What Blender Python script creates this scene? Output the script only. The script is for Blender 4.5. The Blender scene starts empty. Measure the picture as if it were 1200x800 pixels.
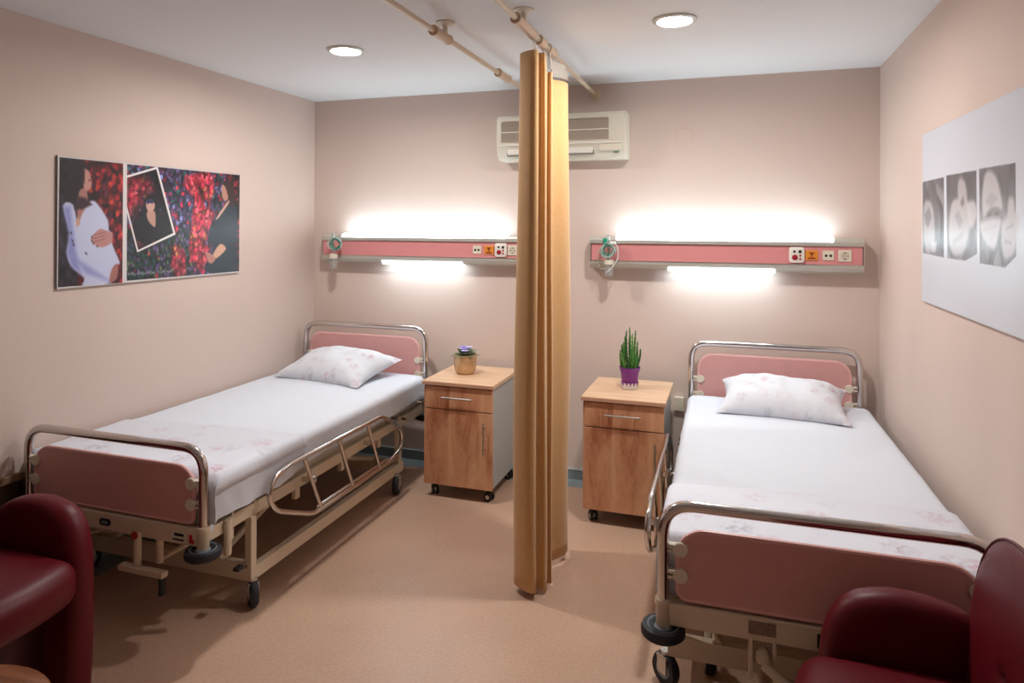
import bpy, bmesh, math, random
import numpy as np
from mathutils import Vector, Matrix, noise
random.seed(7)
C = bpy.context.scene
PI = math.pi
W, H, YF = 3.81, 2.60, -5.6      # room width, height, y of the wall behind the camera

# ---------------------------------------------------------------- camera
cd = bpy.data.cameras.new('camera'); cam = bpy.data.objects.new('camera', cd); C.collection.objects.link(cam)
cam.location = (3.000, -4.361, 1.669)
yaw, pitch, roll = math.radians(18.15), math.radians(0.19), math.radians(0.26)
fw = Vector((-math.sin(yaw)*math.cos(pitch), math.cos(yaw)*math.cos(pitch), math.sin(pitch)))
rt0 = Vector((math.cos(yaw), math.sin(yaw), 0)); up0 = rt0.cross(fw)
rt = math.cos(roll)*rt0 + math.sin(roll)*up0; up = -math.sin(roll)*rt0 + math.cos(roll)*up0
cam.matrix_world = Matrix(((rt.x, up.x, -fw.x, 3.000), (rt.y, up.y, -fw.y, -4.361), (rt.z, up.z, -fw.z, 1.669), (0, 0, 0, 1)))
cd.sensor_width = 36; cd.lens = 788/1200*36; cd.shift_y = -(400-262)/1200
C.camera = cam

# ---------------------------------------------------------------- world, lights, exposure
wd = bpy.data.worlds.new('world'); C.world = wd; wd.use_nodes = True
wd.node_tree.nodes['Background'].inputs[0].default_value = (0.8, 0.85, 1, 1)
wd.node_tree.nodes['Background'].inputs[1].default_value = 0.3
TUBE_STRENGTH, TUBE_COLOR = 13.0, (0.72, 0.91, 1.0)
SPOT_STRENGTH, SPOT_COLOR = 290.0, (1.0, 0.97, 0.93)
C.view_settings.view_transform = 'Standard'; C.view_settings.look = 'None'
C.view_settings.exposure = 0.62; C.view_settings.gamma = 1; C.view_settings.use_curve_mapping = False

# ---------------------------------------------------------------- helpers
def srgb(h):
    h = h.lstrip('#'); o = []
    for i in (0, 2, 4):
        c = int(h[i:i+2], 16)/255
        o.append(c/12.92 if c <= 0.04045 else ((c+0.055)/1.055)**2.4)
    return (*o, 1)

def mat(name, col, rough=0.5, metal=0.0, bump=0.0, bscale=200, vary=0.0, vscale=5, emit=None, estr=0, alpha=1, trans=0, coat=0, sheen=0, spec=0.5):
    m = bpy.data.materials.new(name); m.use_nodes = True
    nt = m.node_tree; p = nt.nodes['Principled BSDF']
    c = srgb(col) if isinstance(col, str) else col
    p.inputs['Base Color'].default_value = c
    p.inputs['Roughness'].default_value = rough; p.inputs['Metallic'].default_value = metal
    p.inputs['Alpha'].default_value = alpha; p.inputs['Transmission Weight'].default_value = trans
    p.inputs['Coat Weight'].default_value = coat; p.inputs['Sheen Weight'].default_value = sheen
    p.inputs['Specular IOR Level'].default_value = spec
    tc = nt.nodes.new('ShaderNodeTexCoord')
    if vary:
        n = nt.nodes.new('ShaderNodeTexNoise'); n.inputs['Scale'].default_value = vscale; n.inputs['Detail'].default_value = 5
        nt.links.new(tc.outputs['Object'], n.inputs['Vector'])
        r = nt.nodes.new('ShaderNodeValToRGB'); r.color_ramp.elements[0].position = 0.3; r.color_ramp.elements[1].position = 0.7
        r.color_ramp.elements[0].color = (*[x*(1-vary) for x in c[:3]], 1); r.color_ramp.elements[1].color = (*[min(1, x*(1+vary)) for x in c[:3]], 1)
        nt.links.new(n.outputs['Fac'], r.inputs['Fac']); nt.links.new(r.outputs['Color'], p.inputs['Base Color'])
    if bump:
        n = nt.nodes.new('ShaderNodeTexNoise'); n.inputs['Scale'].default_value = bscale; n.inputs['Detail'].default_value = 4
        nt.links.new(tc.outputs['Object'], n.inputs['Vector'])
        b = nt.nodes.new('ShaderNodeBump'); b.inputs['Strength'].default_value = bump; b.inputs['Distance'].default_value = 0.002
        nt.links.new(n.outputs['Fac'], b.inputs['Height']); nt.links.new(b.outputs['Normal'], p.inputs['Normal'])
    if emit:
        p.inputs['Emission Color'].default_value = (*emit, 1); p.inputs['Emission Strength'].default_value = estr
    return m

def wood(name, c1, c2, c3, rough=0.4, axis='Z', sc=1.0):
    m = bpy.data.materials.new(name); m.use_nodes = True; nt = m.node_tree; p = nt.nodes['Principled BSDF']
    tc = nt.nodes.new('ShaderNodeTexCoord'); mp = nt.nodes.new('ShaderNodeMapping')
    s = {'X': (1.6, 14, 14), 'Y': (14, 1.6, 14), 'Z': (9, 9, 2.2)}[axis]
    mp.inputs['Scale'].default_value = [v*sc for v in s]
    nt.links.new(tc.outputs['Object'], mp.inputs['Vector'])
    n = nt.nodes.new('ShaderNodeTexNoise'); n.inputs['Scale'].default_value = 1.0; n.inputs['Detail'].default_value = 8; n.inputs['Distortion'].default_value = 1.1
    nt.links.new(mp.outputs['Vector'], n.inputs['Vector'])
    n2 = nt.nodes.new('ShaderNodeTexNoise'); n2.inputs['Scale'].default_value = 9; n2.inputs['Detail'].default_value = 4
    nt.links.new(mp.outputs['Vector'], n2.inputs['Vector'])
    mx = nt.nodes.new('ShaderNodeMix'); mx.inputs[0].default_value = 0.25
    nt.links.new(n.outputs['Fac'], mx.inputs[2]); nt.links.new(n2.outputs['Fac'], mx.inputs[3])
    r = nt.nodes.new('ShaderNodeValToRGB'); e = r.color_ramp.elements
    e[0].position = 0.33; e[0].color = srgb(c1); e[1].position = 0.68; e[1].color = srgb(c3)
    k = e.new(0.47); k.color = srgb(c2)
    nt.links.new(mx.outputs[0], r.inputs['Fac']); nt.links.new(r.outputs['Color'], p.inputs['Base Color'])
    p.inputs['Roughness'].default_value = rough
    return m

def floral(name, base, rough=0.85, scale=9.0, amount=0.5):
    """white cotton with scattered pale pink and grey flower prints"""
    m = bpy.data.materials.new(name); m.use_nodes = True; nt = m.node_tree; p = nt.nodes['Principled BSDF']
    L = nt.links.new
    tc = nt.nodes.new('ShaderNodeTexCoord')
    w = nt.nodes.new('ShaderNodeTexNoise'); w.inputs['Scale'].default_value = 30; L(tc.outputs['Object'], w.inputs['Vector'])
    ad = nt.nodes.new('ShaderNodeMix'); ad.data_type = 'VECTOR'; ad.inputs[0].default_value = 0.06
    L(tc.outputs['Object'], ad.inputs[4]); L(w.outputs['Color'], ad.inputs[5])
    fl = nt.nodes.new('ShaderNodeMapping'); fl.inputs['Scale'].default_value = (1, 1, 0.02); L(ad.outputs[1], fl.inputs['Vector'])
    v = nt.nodes.new('ShaderNodeTexVoronoi'); v.inputs['Scale'].default_value = scale; L(fl.outputs['Vector'], v.inputs['Vector'])
    pet = nt.nodes.new('ShaderNodeTexVoronoi'); pet.inputs['Scale'].default_value = scale*6; L(fl.outputs['Vector'], pet.inputs['Vector'])
    m1 = nt.nodes.new('ShaderNodeMapRange'); m1.inputs[1].default_value = 0.05; m1.inputs[2].default_value = 0.46; m1.inputs[3].default_value = 1; m1.inputs[4].default_value = 0
    L(v.outputs['Distance'], m1.inputs[0])
    m2 = nt.nodes.new('ShaderNodeMapRange'); m2.inputs[1].default_value = 0.25; m2.inputs[2].default_value = 0.75; m2.inputs[3].default_value = 1; m2.inputs[4].default_value = 0.0
    L(pet.outputs['Distance'], m2.inputs[0])
    mu = nt.nodes.new('ShaderNodeMath'); mu.operation = 'MULTIPLY'; L(m1.outputs[0], mu.inputs[0]); L(m2.outputs[0], mu.inputs[1])
    mu2 = nt.nodes.new('ShaderNodeMath'); mu2.operation = 'MULTIPLY'; L(mu.outputs[0], mu2.inputs[0]); mu2.inputs[1].default_value = amount
    cr = nt.nodes.new('ShaderNodeValToRGB'); cr.color_ramp.interpolation = 'CONSTANT'; e = cr.color_ramp.elements
    e[0].color = srgb('#c07a90'); e[1].position = 0.45; e[1].color = srgb('#8f8f9c'); k = e.new(0.75); k.color = srgb('#a88d9c')
    sp = nt.nodes.new('ShaderNodeSeparateColor'); L(v.outputs['Color'], sp.inputs[0]); L(sp.outputs[0], cr.inputs['Fac'])
    mx = nt.nodes.new('ShaderNodeMix'); mx.data_type = 'RGBA'; mx.inputs[6].default_value = srgb(base)
    L(mu2.outputs[0], mx.inputs[0]); L(cr.outputs['Color'], mx.inputs[7]); L(mx.outputs[2], p.inputs['Base Color'])
    p.inputs['Roughness'].default_value = rough
    return m

class MB:
    """collects shapes into one mesh"""
    def __init__(s): s.bm = bmesh.new()
    def add(s, vs, fs):
        v = [s.bm.verts.new(p) for p in vs]
        for f in fs:
            try: s.bm.faces.new([v[i] for i in f])
            except ValueError: pass
        return v
    def box(s, x0, x1, y0, y1, z0, z1, bev=0.0, seg=2, M=None):
        b = bmesh.new(); bmesh.ops.create_cube(b, size=1)
        bmesh.ops.scale(b, vec=(x1-x0, y1-y0, z1-z0), verts=b.verts)
        if bev: bmesh.ops.bevel(b, geom=b.edges[:], offset=bev, segments=seg, affect='EDGES', profile=0.6)
        bmesh.ops.translate(b, vec=((x0+x1)/2, (y0+y1)/2, (z0+z1)/2), verts=b.verts)
        s.merge(b, M); return s
    def merge(s, b, M=None):
        if M is not None: bmesh.ops.transform(b, matrix=M, verts=b.verts)
        me = bpy.data.meshes.new('tmp'); b.to_mesh(me); b.free(); s.bm.from_mesh(me); bpy.data.meshes.remove(me)
    def tube(s, pts, r, n=10, closed=False, cap=True):
        pts = [Vector(p) for p in pts]; N = len(pts)
        rs = r if isinstance(r, (list, tuple)) else [r]*N
        rings = []; ref = None
        for i, p in enumerate(pts):
            if closed: t = pts[(i+1) % N]-pts[i-1]
            else: t = pts[min(i+1, N-1)]-pts[max(i-1, 0)]
            t.normalize()
            if ref is None:
                ref = Vector((0, 0, 1)) if abs(t.z) < 0.9 else Vector((1, 0, 0))
            a = (ref-t*ref.dot(t)).normalized(); b = t.cross(a); ref = a
            rings.append([s.bm.verts.new(p+rs[i]*(math.cos(2*PI*k/n)*a+math.sin(2*PI*k/n)*b)) for k in range(n)])
        for i in range(N if closed else N-1):
            A, B = rings[i], rings[(i+1) % N]
            off = 0
            if closed and i == N-1:
                off = min(range(n), key=lambda o: (A[0].co-B[o].co).length)
            for k in range(n): s.bm.faces.new((A[k], A[(k+1) % n], B[(k+1+off) % n], B[(k+off) % n]))
        if not closed and cap:
            s.bm.faces.new(rings[0][::-1]); s.bm.faces.new(rings[-1])
        return s
    def lathe(s, prof, o=(0, 0, 0), n=24, axis='Z', cap=True):
        rings = []
        for r, h in prof:
            ring = []
            for k in range(n):
                a = 2*PI*k/n; x, y = r*math.cos(a), r*math.sin(a)
                q = {'Z': (x, y, h), 'Y': (x, h, y), 'X': (h, x, y)}[axis]
                ring.append(s.bm.verts.new((o[0]+q[0], o[1]+q[1], o[2]+q[2])))
            rings.append(ring)
        for A, B in zip(rings, rings[1:]):
            for k in range(n): s.bm.faces.new((A[k], A[(k+1) % n], B[(k+1) % n], B[k]))
        if cap:
            s.bm.faces.new(rings[0][::-1]); s.bm.faces.new(rings[-1])
        return s
    def prism(s, poly, a0, a1, axis='Y', bev=0.0, seg=2):
        """extrude a 2D outline: axis Y -> poly in (x,z); X -> (y,z); Z -> (x,y)"""
        b = bmesh.new()
        f3 = {'Y': lambda u, v, a: (u, a, v), 'X': lambda u, v, a: (a, u, v), 'Z': lambda u, v, a: (u, v, a)}[axis]
        A = [b.verts.new(f3(u, v, a0)) for u, v in poly]; B = [b.verts.new(f3(u, v, a1)) for u, v in poly]
        n = len(poly); b.faces.new(A[::-1]); b.faces.new(B)
        for k in range(n): b.faces.new((A[k], A[(k+1) % n], B[(k+1) % n], B[k]))
        if bev:
            es = [e for e in b.edges if (e.verts[0] in A) == (e.verts[1] in A)]
            bmesh.ops.bevel(b, geom=es, offset=bev, segments=seg, affect='EDGES', profile=0.5)
        s.merge(b); return s
    def build(s, name, m, parent=None, smooth=False, auto=None):
        bmesh.ops.recalc_face_normals(s.bm, faces=s.bm.faces)
        me = bpy.data.meshes.new(name); s.bm.to_mesh(me); s.bm.free()
        o = bpy.data.objects.new(name, me); C.collection.objects.link(o)
        if isinstance(m, (list, tuple)):
            for q in m: me.materials.append(q)
        else: me.materials.append(m)
        if smooth:
            ang = auto or 40
            me.shade_smooth(); me.set_sharp_from_angle(angle=math.radians(ang))
        if parent: o.parent = parent
        return o

def tag(o, label=None, cat=None, group=None, kind=None):
    if label: o['label'] = label
    if cat: o['category'] = cat
    if group: o['group'] = group
    if kind: o['kind'] = kind
    return o
def thing(name, label, cat, loc=(0, 0, 0), rz=0, group=None):
    o = bpy.data.objects.new(name, None); C.collection.objects.link(o); o.empty_display_size = 0.05
    o.location = loc; o.rotation_euler = (0, 0, rz)
    return tag(o, label, cat, group)
def struct(name, mb, m, **k): return tag(mb.build(name, m, **k), kind='structure')
def copy_tree(o, parent=None):
    c = o.copy(); C.collection.objects.link(c); c.parent = parent
    for ch in list(o.children): copy_tree(ch, c)
    return c
def arc(cx, cy, r, a0, a1, n=6):
    return [(cx+r*math.cos(math.radians(a0+(a1-a0)*i/n)), cy+r*math.sin(math.radians(a0+(a1-a0)*i/n))) for i in range(n+1)]
def rrect(x0, x1, z0, z1, rt_, rb=None, n=6):
    rb = rt_ if rb is None else rb
    return arc(x1-rb, z0+rb, rb, -90, 0, n)+arc(x1-rt_, z1-rt_, rt_, 0, 90, n)+arc(x0+rt_, z1-rt_, rt_, 90, 180, n)+arc(x0+rb, z0+rb, rb, 180, 270, n)
def spline(pts, n=6, closed=False):
    out = []; N = len(pts); P = [Vector(p) for p in pts]
    for i in range(N if closed else N-1):
        if closed: a, b, c, d = P[i-1], P[i], P[(i+1) % N], P[(i+2) % N]
        else: a, b, c, d = P[max(i-1, 0)], P[i], P[i+1], P[min(i+2, N-1)]
        for k in range(n):
            t = k/n
            out.append(0.5*((2*b)+(c-a)*t+(2*a-5*b+4*c-d)*t*t+(3*b-a-3*c+d)*t**3))
    if not closed: out.append(P[-1])
    return out
def fillet(pts, r, n=5):
    """round the inner corners of an open 3D polyline"""
    P = [Vector(p) for p in pts]; out = [P[0]]
    for i in range(1, len(P)-1):
        a = (P[i-1]-P[i]); b = (P[i+1]-P[i]); th = a.angle(b)
        d = min(r/math.tan(th/2), a.length*0.48, b.length*0.48)
        s, e = P[i]+a.normalized()*d, P[i]+b.normalized()*d
        for k in range(n+1):
            t = k/n; out.append(s*(1-t)**2+P[i]*2*t*(1-t)*1.0+e*t*t)
    out.append(P[-1]); return out
def softbox(lo, hi, r, res, fn=None):
    """rounded box shell with a grid fine enough to wrinkle"""
    lo, hi = Vector(lo), Vector(hi); mb = MB(); b = mb.bm
    ns = [max(2, int(round((hi[i]-lo[i])/res))) for i in range(3)]
    cache = {}
    def V(i, j, k):
        key = (i, j, k)
        if key not in cache:
            p = Vector((lo.x+(hi.x-lo.x)*i/ns[0], lo.y+(hi.y-lo.y)*j/ns[1], lo.z+(hi.z-lo.z)*k/ns[2]))
            q = Vector([min(max(p[a], lo[a]+r), hi[a]-r) for a in range(3)])
            d = p-q
            if d.length > 1e-9: p = q+d.normalized()*r
            if fn: p = fn(p, i/ns[0], j/ns[1], k/ns[2])
            cache[key] = b.verts.new(p)
        return cache[key]
    for i in range(ns[0]):
        for j in range(ns[1]):
            for k in (0, ns[2]): b.faces.new((V(i, j, k), V(i+1, j, k), V(i+1, j+1, k), V(i, j+1, k)))
    for i in range(ns[0]):
        for k in range(ns[2]):
            for j in (0, ns[1]): b.faces.new((V(i, j, k), V(i+1, j, k), V(i+1, j, k+1), V(i, j, k+1)))
    for j in range(ns[1]):
        for k in range(ns[2]):
            for i in (0, ns[0]): b.faces.new((V(i, j, k), V(i, j+1, k), V(i, j+1, k+1), V(i, j, k+1)))
    return mb
def tri_noise(p, s): return noise.noise(Vector(p)*s)

# ---------------------------------------------------------------- materials
M_wall = mat('wall_paint', '#d9c5bb', 0.75, bump=0.15, bscale=300, vary=0.012, vscale=2)
M_ceil = mat('ceiling_paint', '#e6e8ea', 0.85)
M_chrome = mat('chrome', '#d6d2cf', 0.12, 1.0)
M_steel = mat('brushed_steel', '#c9c6c0', 0.3, 1.0)
M_cream = mat('cream_enamel', '#dccbb2', 0.35, vary=0.03, vscale=12, coat=0.2)
M_pink = mat('pink_laminate', '#d69f9b', 0.38, vary=0.02, vscale=30)
M_pinkedge = mat('pink_edge', '#e6b2ae', 0.4)
M_pinkstrip = mat('pink_strip', '#d98f90', 0.4)
M_alu = mat('anodised_aluminium', '#c3c0b8', 0.38, 0.35)
M_white = mat('white_plastic', '#e9e4da', 0.4)
M_offwhite = mat('ivory_plastic', '#dfd6c4', 0.45)
M_black = mat('black_rubber', '#22242a', 0.6)
M_grey = mat('grey_plastic', '#8793a0', 0.45)
M_dark = mat('dark_plastic', '#15130f', 0.5)
M_sheet = mat('white_cotton', '#dde2ec', 0.9, bump=0.25, bscale=60)
M_floral = floral('floral_cotton', '#dcdfe9', scale=7.5, amount=0.75)
M_pillow = floral('floral_pillowcase', '#dfe1e8', scale=13, amount=0.6)
M_tube = mat('tube_light', '#ffffff', 0.5, emit=TUBE_COLOR, estr=TUBE_STRENGTH)
M_spot = mat('spot_light', '#ffffff', 0.5, emit=SPOT_COLOR, estr=SPOT_STRENGTH)
M_oak = wood('beech_laminate', '#9c5c3b', '#c88e6b', '#d9a882', 0.4)
M_oaktop = wood('light_wood_laminate', '#cfa27e', '#dcb593', '#e6c6a6', 0.35, 'X')
M_carcass = mat('grey_laminate', '#b3b3ae', 0.45)
M_edge = mat('wood_edge', '#c79a80', 0.35)
M_leather = mat('burgundy_leather', '#5e0a17', 0.42, bump=0.25, bscale=260, vary=0.08, vscale=3, spec=0.3)
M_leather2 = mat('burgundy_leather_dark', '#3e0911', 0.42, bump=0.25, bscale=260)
M_curtain = mat('mustard_cloth', '#cfa068', 0.75, bump=0.3, bscale=350, sheen=0.3, vary=0.03, vscale=40)
M_net = mat('net_cloth', '#b3a698', 0.9, alpha=0.5)
M_rod = mat('cream_rod', '#d3bfa6', 0.35)
M_skirt = mat('teal_grey_vinyl', '#8b9597', 0.5)
M_skirtcap = mat('pale_grey_trim', '#b3bdbc', 0.4)
M_brown = wood('dark_brown_wood', '#2a1b10', '#3a2716', '#46301c', 0.4, 'Y')
M_tan = mat('tan_wood', '#8f7058', 0.5)
M_table = wood('brown_table_wood', '#5b3520', '#7a4a2e', '#96623f', 0.25, 'X')

def mat_floor():
    m = bpy.data.materials.new('vinyl_floor'); m.use_nodes = True; nt = m.node_tree; p = nt.nodes['Principled BSDF']; L = nt.links.new
    tc = nt.nodes.new('ShaderNodeTexCoord')
    n1 = nt.nodes.new('ShaderNodeTexNoise'); n1.inputs['Scale'].default_value = 95; n1.inputs['Detail'].default_value = 8; n1.inputs['Roughness'].default_value = 0.75
    mp = nt.nodes.new('ShaderNodeMapping'); mp.inputs['Scale'].default_value = (0.6, 1.2, 1); L(tc.outputs['Object'], mp.inputs[0]); L(mp.outputs[0], n1.inputs['Vector'])
    n2 = nt.nodes.new('ShaderNodeTexNoise'); n2.inputs['Scale'].default_value = 3; n2.inputs['Detail'].default_value = 4; L(tc.outputs['Object'], n2.inputs['Vector'])
    r = nt.nodes.new('ShaderNodeValToRGB'); e = r.color_ramp.elements
    e[0].position = 0.3; e[0].color = srgb('#c29b82'); e[1].position = 0.7; e[1].color = srgb('#dcb8a0')
    L(n1.outputs['Fac'], r.inputs['Fac'])
    mx = nt.nodes.new('ShaderNodeMix'); mx.data_type = 'RGBA'; mx.blend_type = 'MULTIPLY'; mx.inputs[0].default_value = 0.25
    L(r.outputs['Color'], mx.inputs[6]); L(n2.outputs['Fac'], mx.inputs[7]); L(mx.outputs[2], p.inputs['Base Color'])
    p.inputs['Roughness'].default_value = 0.36
    b = nt.nodes.new('ShaderNodeBump'); b.inputs['Strength'].default_value = 0.08; b.inputs['Distance'].default_value = 0.002
    L(n1.outputs['Fac'], b.inputs['Height']); L(b.outputs['Normal'], p.inputs['Normal'])
    return m
M_floor = mat_floor()

# ---------------------------------------------------------------- the room
T = 0.1
struct('floor', MB().box(-T, W+T, YF-T, T, -0.1, 0), M_floor)
struct('ceiling', MB().box(-T, W+T, YF-T, T, H, H+0.1), M_ceil)
struct('wall_back', MB().box(-T, W+T, 0, T, 0, H), M_wall)
struct('wall_left', MB().box(-T, 0, YF, 0, 0, H), M_wall)
struct('wall_right', MB().box(W, W+T, YF, 0, 0, H), M_wall)
struct('wall_front', MB().box(-T, W+T, YF-T, YF, 0, H), M_wall)
def skirting(side, x0, x1, y0, y1, cap):
    o = struct('baseboard_'+side, MB().box(x0, x1, y0, y1, 0.0, 0.062), M_skirt)
    MB().box(*cap, 0.062, 0.070, 0.002).build('baseboard_cap', M_skirtcap, o)
skirting('back', 0, W, -0.012, 0, (0, W, -0.016, 0))
skirting('left', 0, 0.012, YF, -0.012, (0, 0.016, YF, -0.016))
skirting('right', W-0.012, W, YF, -0.012, (W-0.016, W, YF, -0.016))
struct('trim_1', MB().box(0.012, W-0.012, -0.14, -0.012, 0, 0.0015), M_skirt)      # vinyl border strip on the floor
struct('trim_2', MB().box(0.012, 0.14, YF, -0.14, 0, 0.0015), M_skirt)
struct('trim_3', MB().box(W-0.14, W-0.012, YF, -0.14, 0, 0.0015), M_skirt)
# dark wooden wall guard with a tan cap rail, low on the left wall behind the chair
g = struct('trim_4', MB().box(0, 0.014, -3.6, -2.05, 0.18, 0.54), M_brown)
MB().box(0, 0.022, -3.6, -2.05, 0.54, 0.572, 0.003).build('cap_rail', M_tan, g)

# recessed downlights
def downlight(x, y, label):
    t = thing('ceiling_downlight', label, 'ceiling light', (x, y, H), 0, 'round recessed ceiling lights')
    MB().lathe([(0.098, 0.0), (0.098, -0.006), (0.090, -0.011), (0.078, -0.012), (0.074, -0.004), (0.074, 0.0)], n=36, cap=False).build('trim_ring', M_alu, t, True)
    MB().lathe([(0.074, -0.004), (0.066, -0.0035), (0.03, -0.003), (0.001, -0.0025)], n=32, cap=False).build('diffuser', M_spot, t, True)
    return t
downlight(1.045, -1.245, 'round white recessed downlight in the ceiling above the left bed')
downlight(2.75, -1.265, 'round white recessed downlight in the ceiling above the right bed')
# ---------------------------------------------------------------- bedhead service panels
def service_panel(x0, label, mirror):
    t = thing('bedhead_service_panel', label, 'wall panel', (x0, 0, 1.505), 0, 'bedhead service panels on the back wall')
    Lg = 1.575
    up_prof = [(0, 0.055), (-0.105, 0.055), (-0.105, 0.078), (-0.098, 0.092), (-0.085, 0.100), (-0.02, 0.100), (0, 0.095)]
    lo_prof = [(0, -0.052), (-0.105, -0.052), (-0.105, -0.072), (-0.095, -0.092), (-0.075, -0.104), (-0.03, -0.108), (0, -0.104)]
    MB().prism(up_prof, 0, Lg, 'X').build('upper_housing', M_alu, t)
    MB().prism(lo_prof, 0, Lg, 'X').build('lower_housing', M_alu, t)
    MB().box(0.004, Lg-0.004, -0.098, 0, -0.052, 0.055).build('fascia', M_pinkstrip, t)
    for y, z in ((-0.1065, 0.055), (-0.1065, -0.054)):
        MB().box(0, Lg, y, -0.098, z-0.0025, z+0.0025).build('trim_strip', M_steel, t)
    for a in (-0.004, Lg):
        MB().prism([(0, 0.098), (-0.085, 0.102), (-0.108, 0.08), (-0.108, -0.074), (-0.077, -0.106), (0, -0.108)], a, a+0.004, 'X').build('end_cap', M_alu, t)
    lens = [(-0.1055, 0.079), (-0.1, 0.094), (-0.088, 0.104), (-0.045, 0.106), (-0.045, 0.098), (-0.08, 0.098)]
    for a, b in ((0.165, 0.785), (0.797, 1.42)):
        MB().prism(lens, a, b, 'X').build('lamp_lens', M_tube, t)
    MB().prism([(-0.100, -0.088), (-0.078, -0.110), (-0.045, -0.114), (-0.045, -0.104), (-0.07, -0.100)], 0.488, 1.105, 'X').build('lamp_lens', M_tube, t)
    yf = -0.098
    items = [1.216, 1.303, 1.389, 1.47] if not mirror else [1.392, 1.303, 1.222, 1.479]
    # plate with two round jacks
    x = items[0]
    p = MB().box(x-0.030, x+0.030, yf-0.006, yf, -0.027, 0.029, 0.003).build('jack_plate', M_offwhite, t)
    for dx in (-0.012, 0.012): MB().lathe([(0.0075, 0), (0.0075, -0.008)], (x+dx, yf, 0), 14, 'Y').build('jack', M_dark, p)
    # orange call unit
    x = items[1]; mo = mat('orange_plastic', '#e0902f', 0.4); md = mat('red_print', '#8a2a18', 0.5)
    p = MB().box(x-0.034, x+0.034, yf-0.007, yf, -0.028, 0.030, 0.003).build('orange_socket', mo, t)
    q = MB().box(x-0.014, x+0.014, yf-0.009, yf-0.006, 0.010, 0.018); q.box(x-0.004, x+0.004, yf-0.009, yf-0.006, -0.008, 0.010); q.box(x-0.02, x+0.02, yf-0.009, yf-0.006, -0.02, -0.012); q.build('symbol', md, p)
    # nurse call handset
    x = items[2]
    p = MB().prism(rrect(x-0.041, x+0.041, -0.043, 0.048, 0.014), yf-0.018, yf, 'Y', 0.004).build('nurse_call_unit', M_white, t, True)
    mr = mat('red_button', '#9c1228', 0.35)
    MB().lathe([(0.016, 0.001), (0.016, -0.004), (0.013, -0.006)], (x-0.010, yf-0.018, -0.012), 20, 'Y').build('call_button', mr, p, True)
    MB().lathe([(0.007, 0.001), (0.007, -0.004)], (x-0.013, yf-0.018, 0.022), 12, 'Y').build('call_lamp', M_dark, p)
    MB().box(x+0.010, x+0.026, yf-0.022, yf-0.017, 0.013, 0.030, 0.002).build('speaker_hole', M_dark, p)
    for dz in (-0.001, -0.021): MB().lathe([(0.006, 0.001), (0.006, -0.004)], (x+0.019, yf-0.018, dz), 12, 'Y').build('small_button', mr, p)
    # power socket
    x = items[3]
    p = MB().box(x-0.035, x+0.035, yf-0.007, yf, -0.033, 0.034, 0.004).build('power_socket', M_offwhite, t)
    MB().lathe([(0.021, 0.0), (0.021, -0.009), (0.0185, -0.009), (0.0185, -0.0075)], (x, yf, 0), 24, 'Y', cap=False).build('socket_ring', mat('socket_shade', '#a39c8c', 0.5), p, True)
    for dx, dz in ((-0.009, 0), (0.009, 0), (0, 0.015), (0, -0.015)): MB().lathe([(0.0032, 0.0), (0.0032, -0.011)], (x+dx, yf, dz), 8, 'Y').build('socket_hole', M_dark, p)
    return t
service_panel(0.139, 'long grey and pink bedhead light panel on the wall above the left bed', False)
service_panel(2.135, 'long grey and pink bedhead light panel on the wall above the right bed', True)

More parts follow.
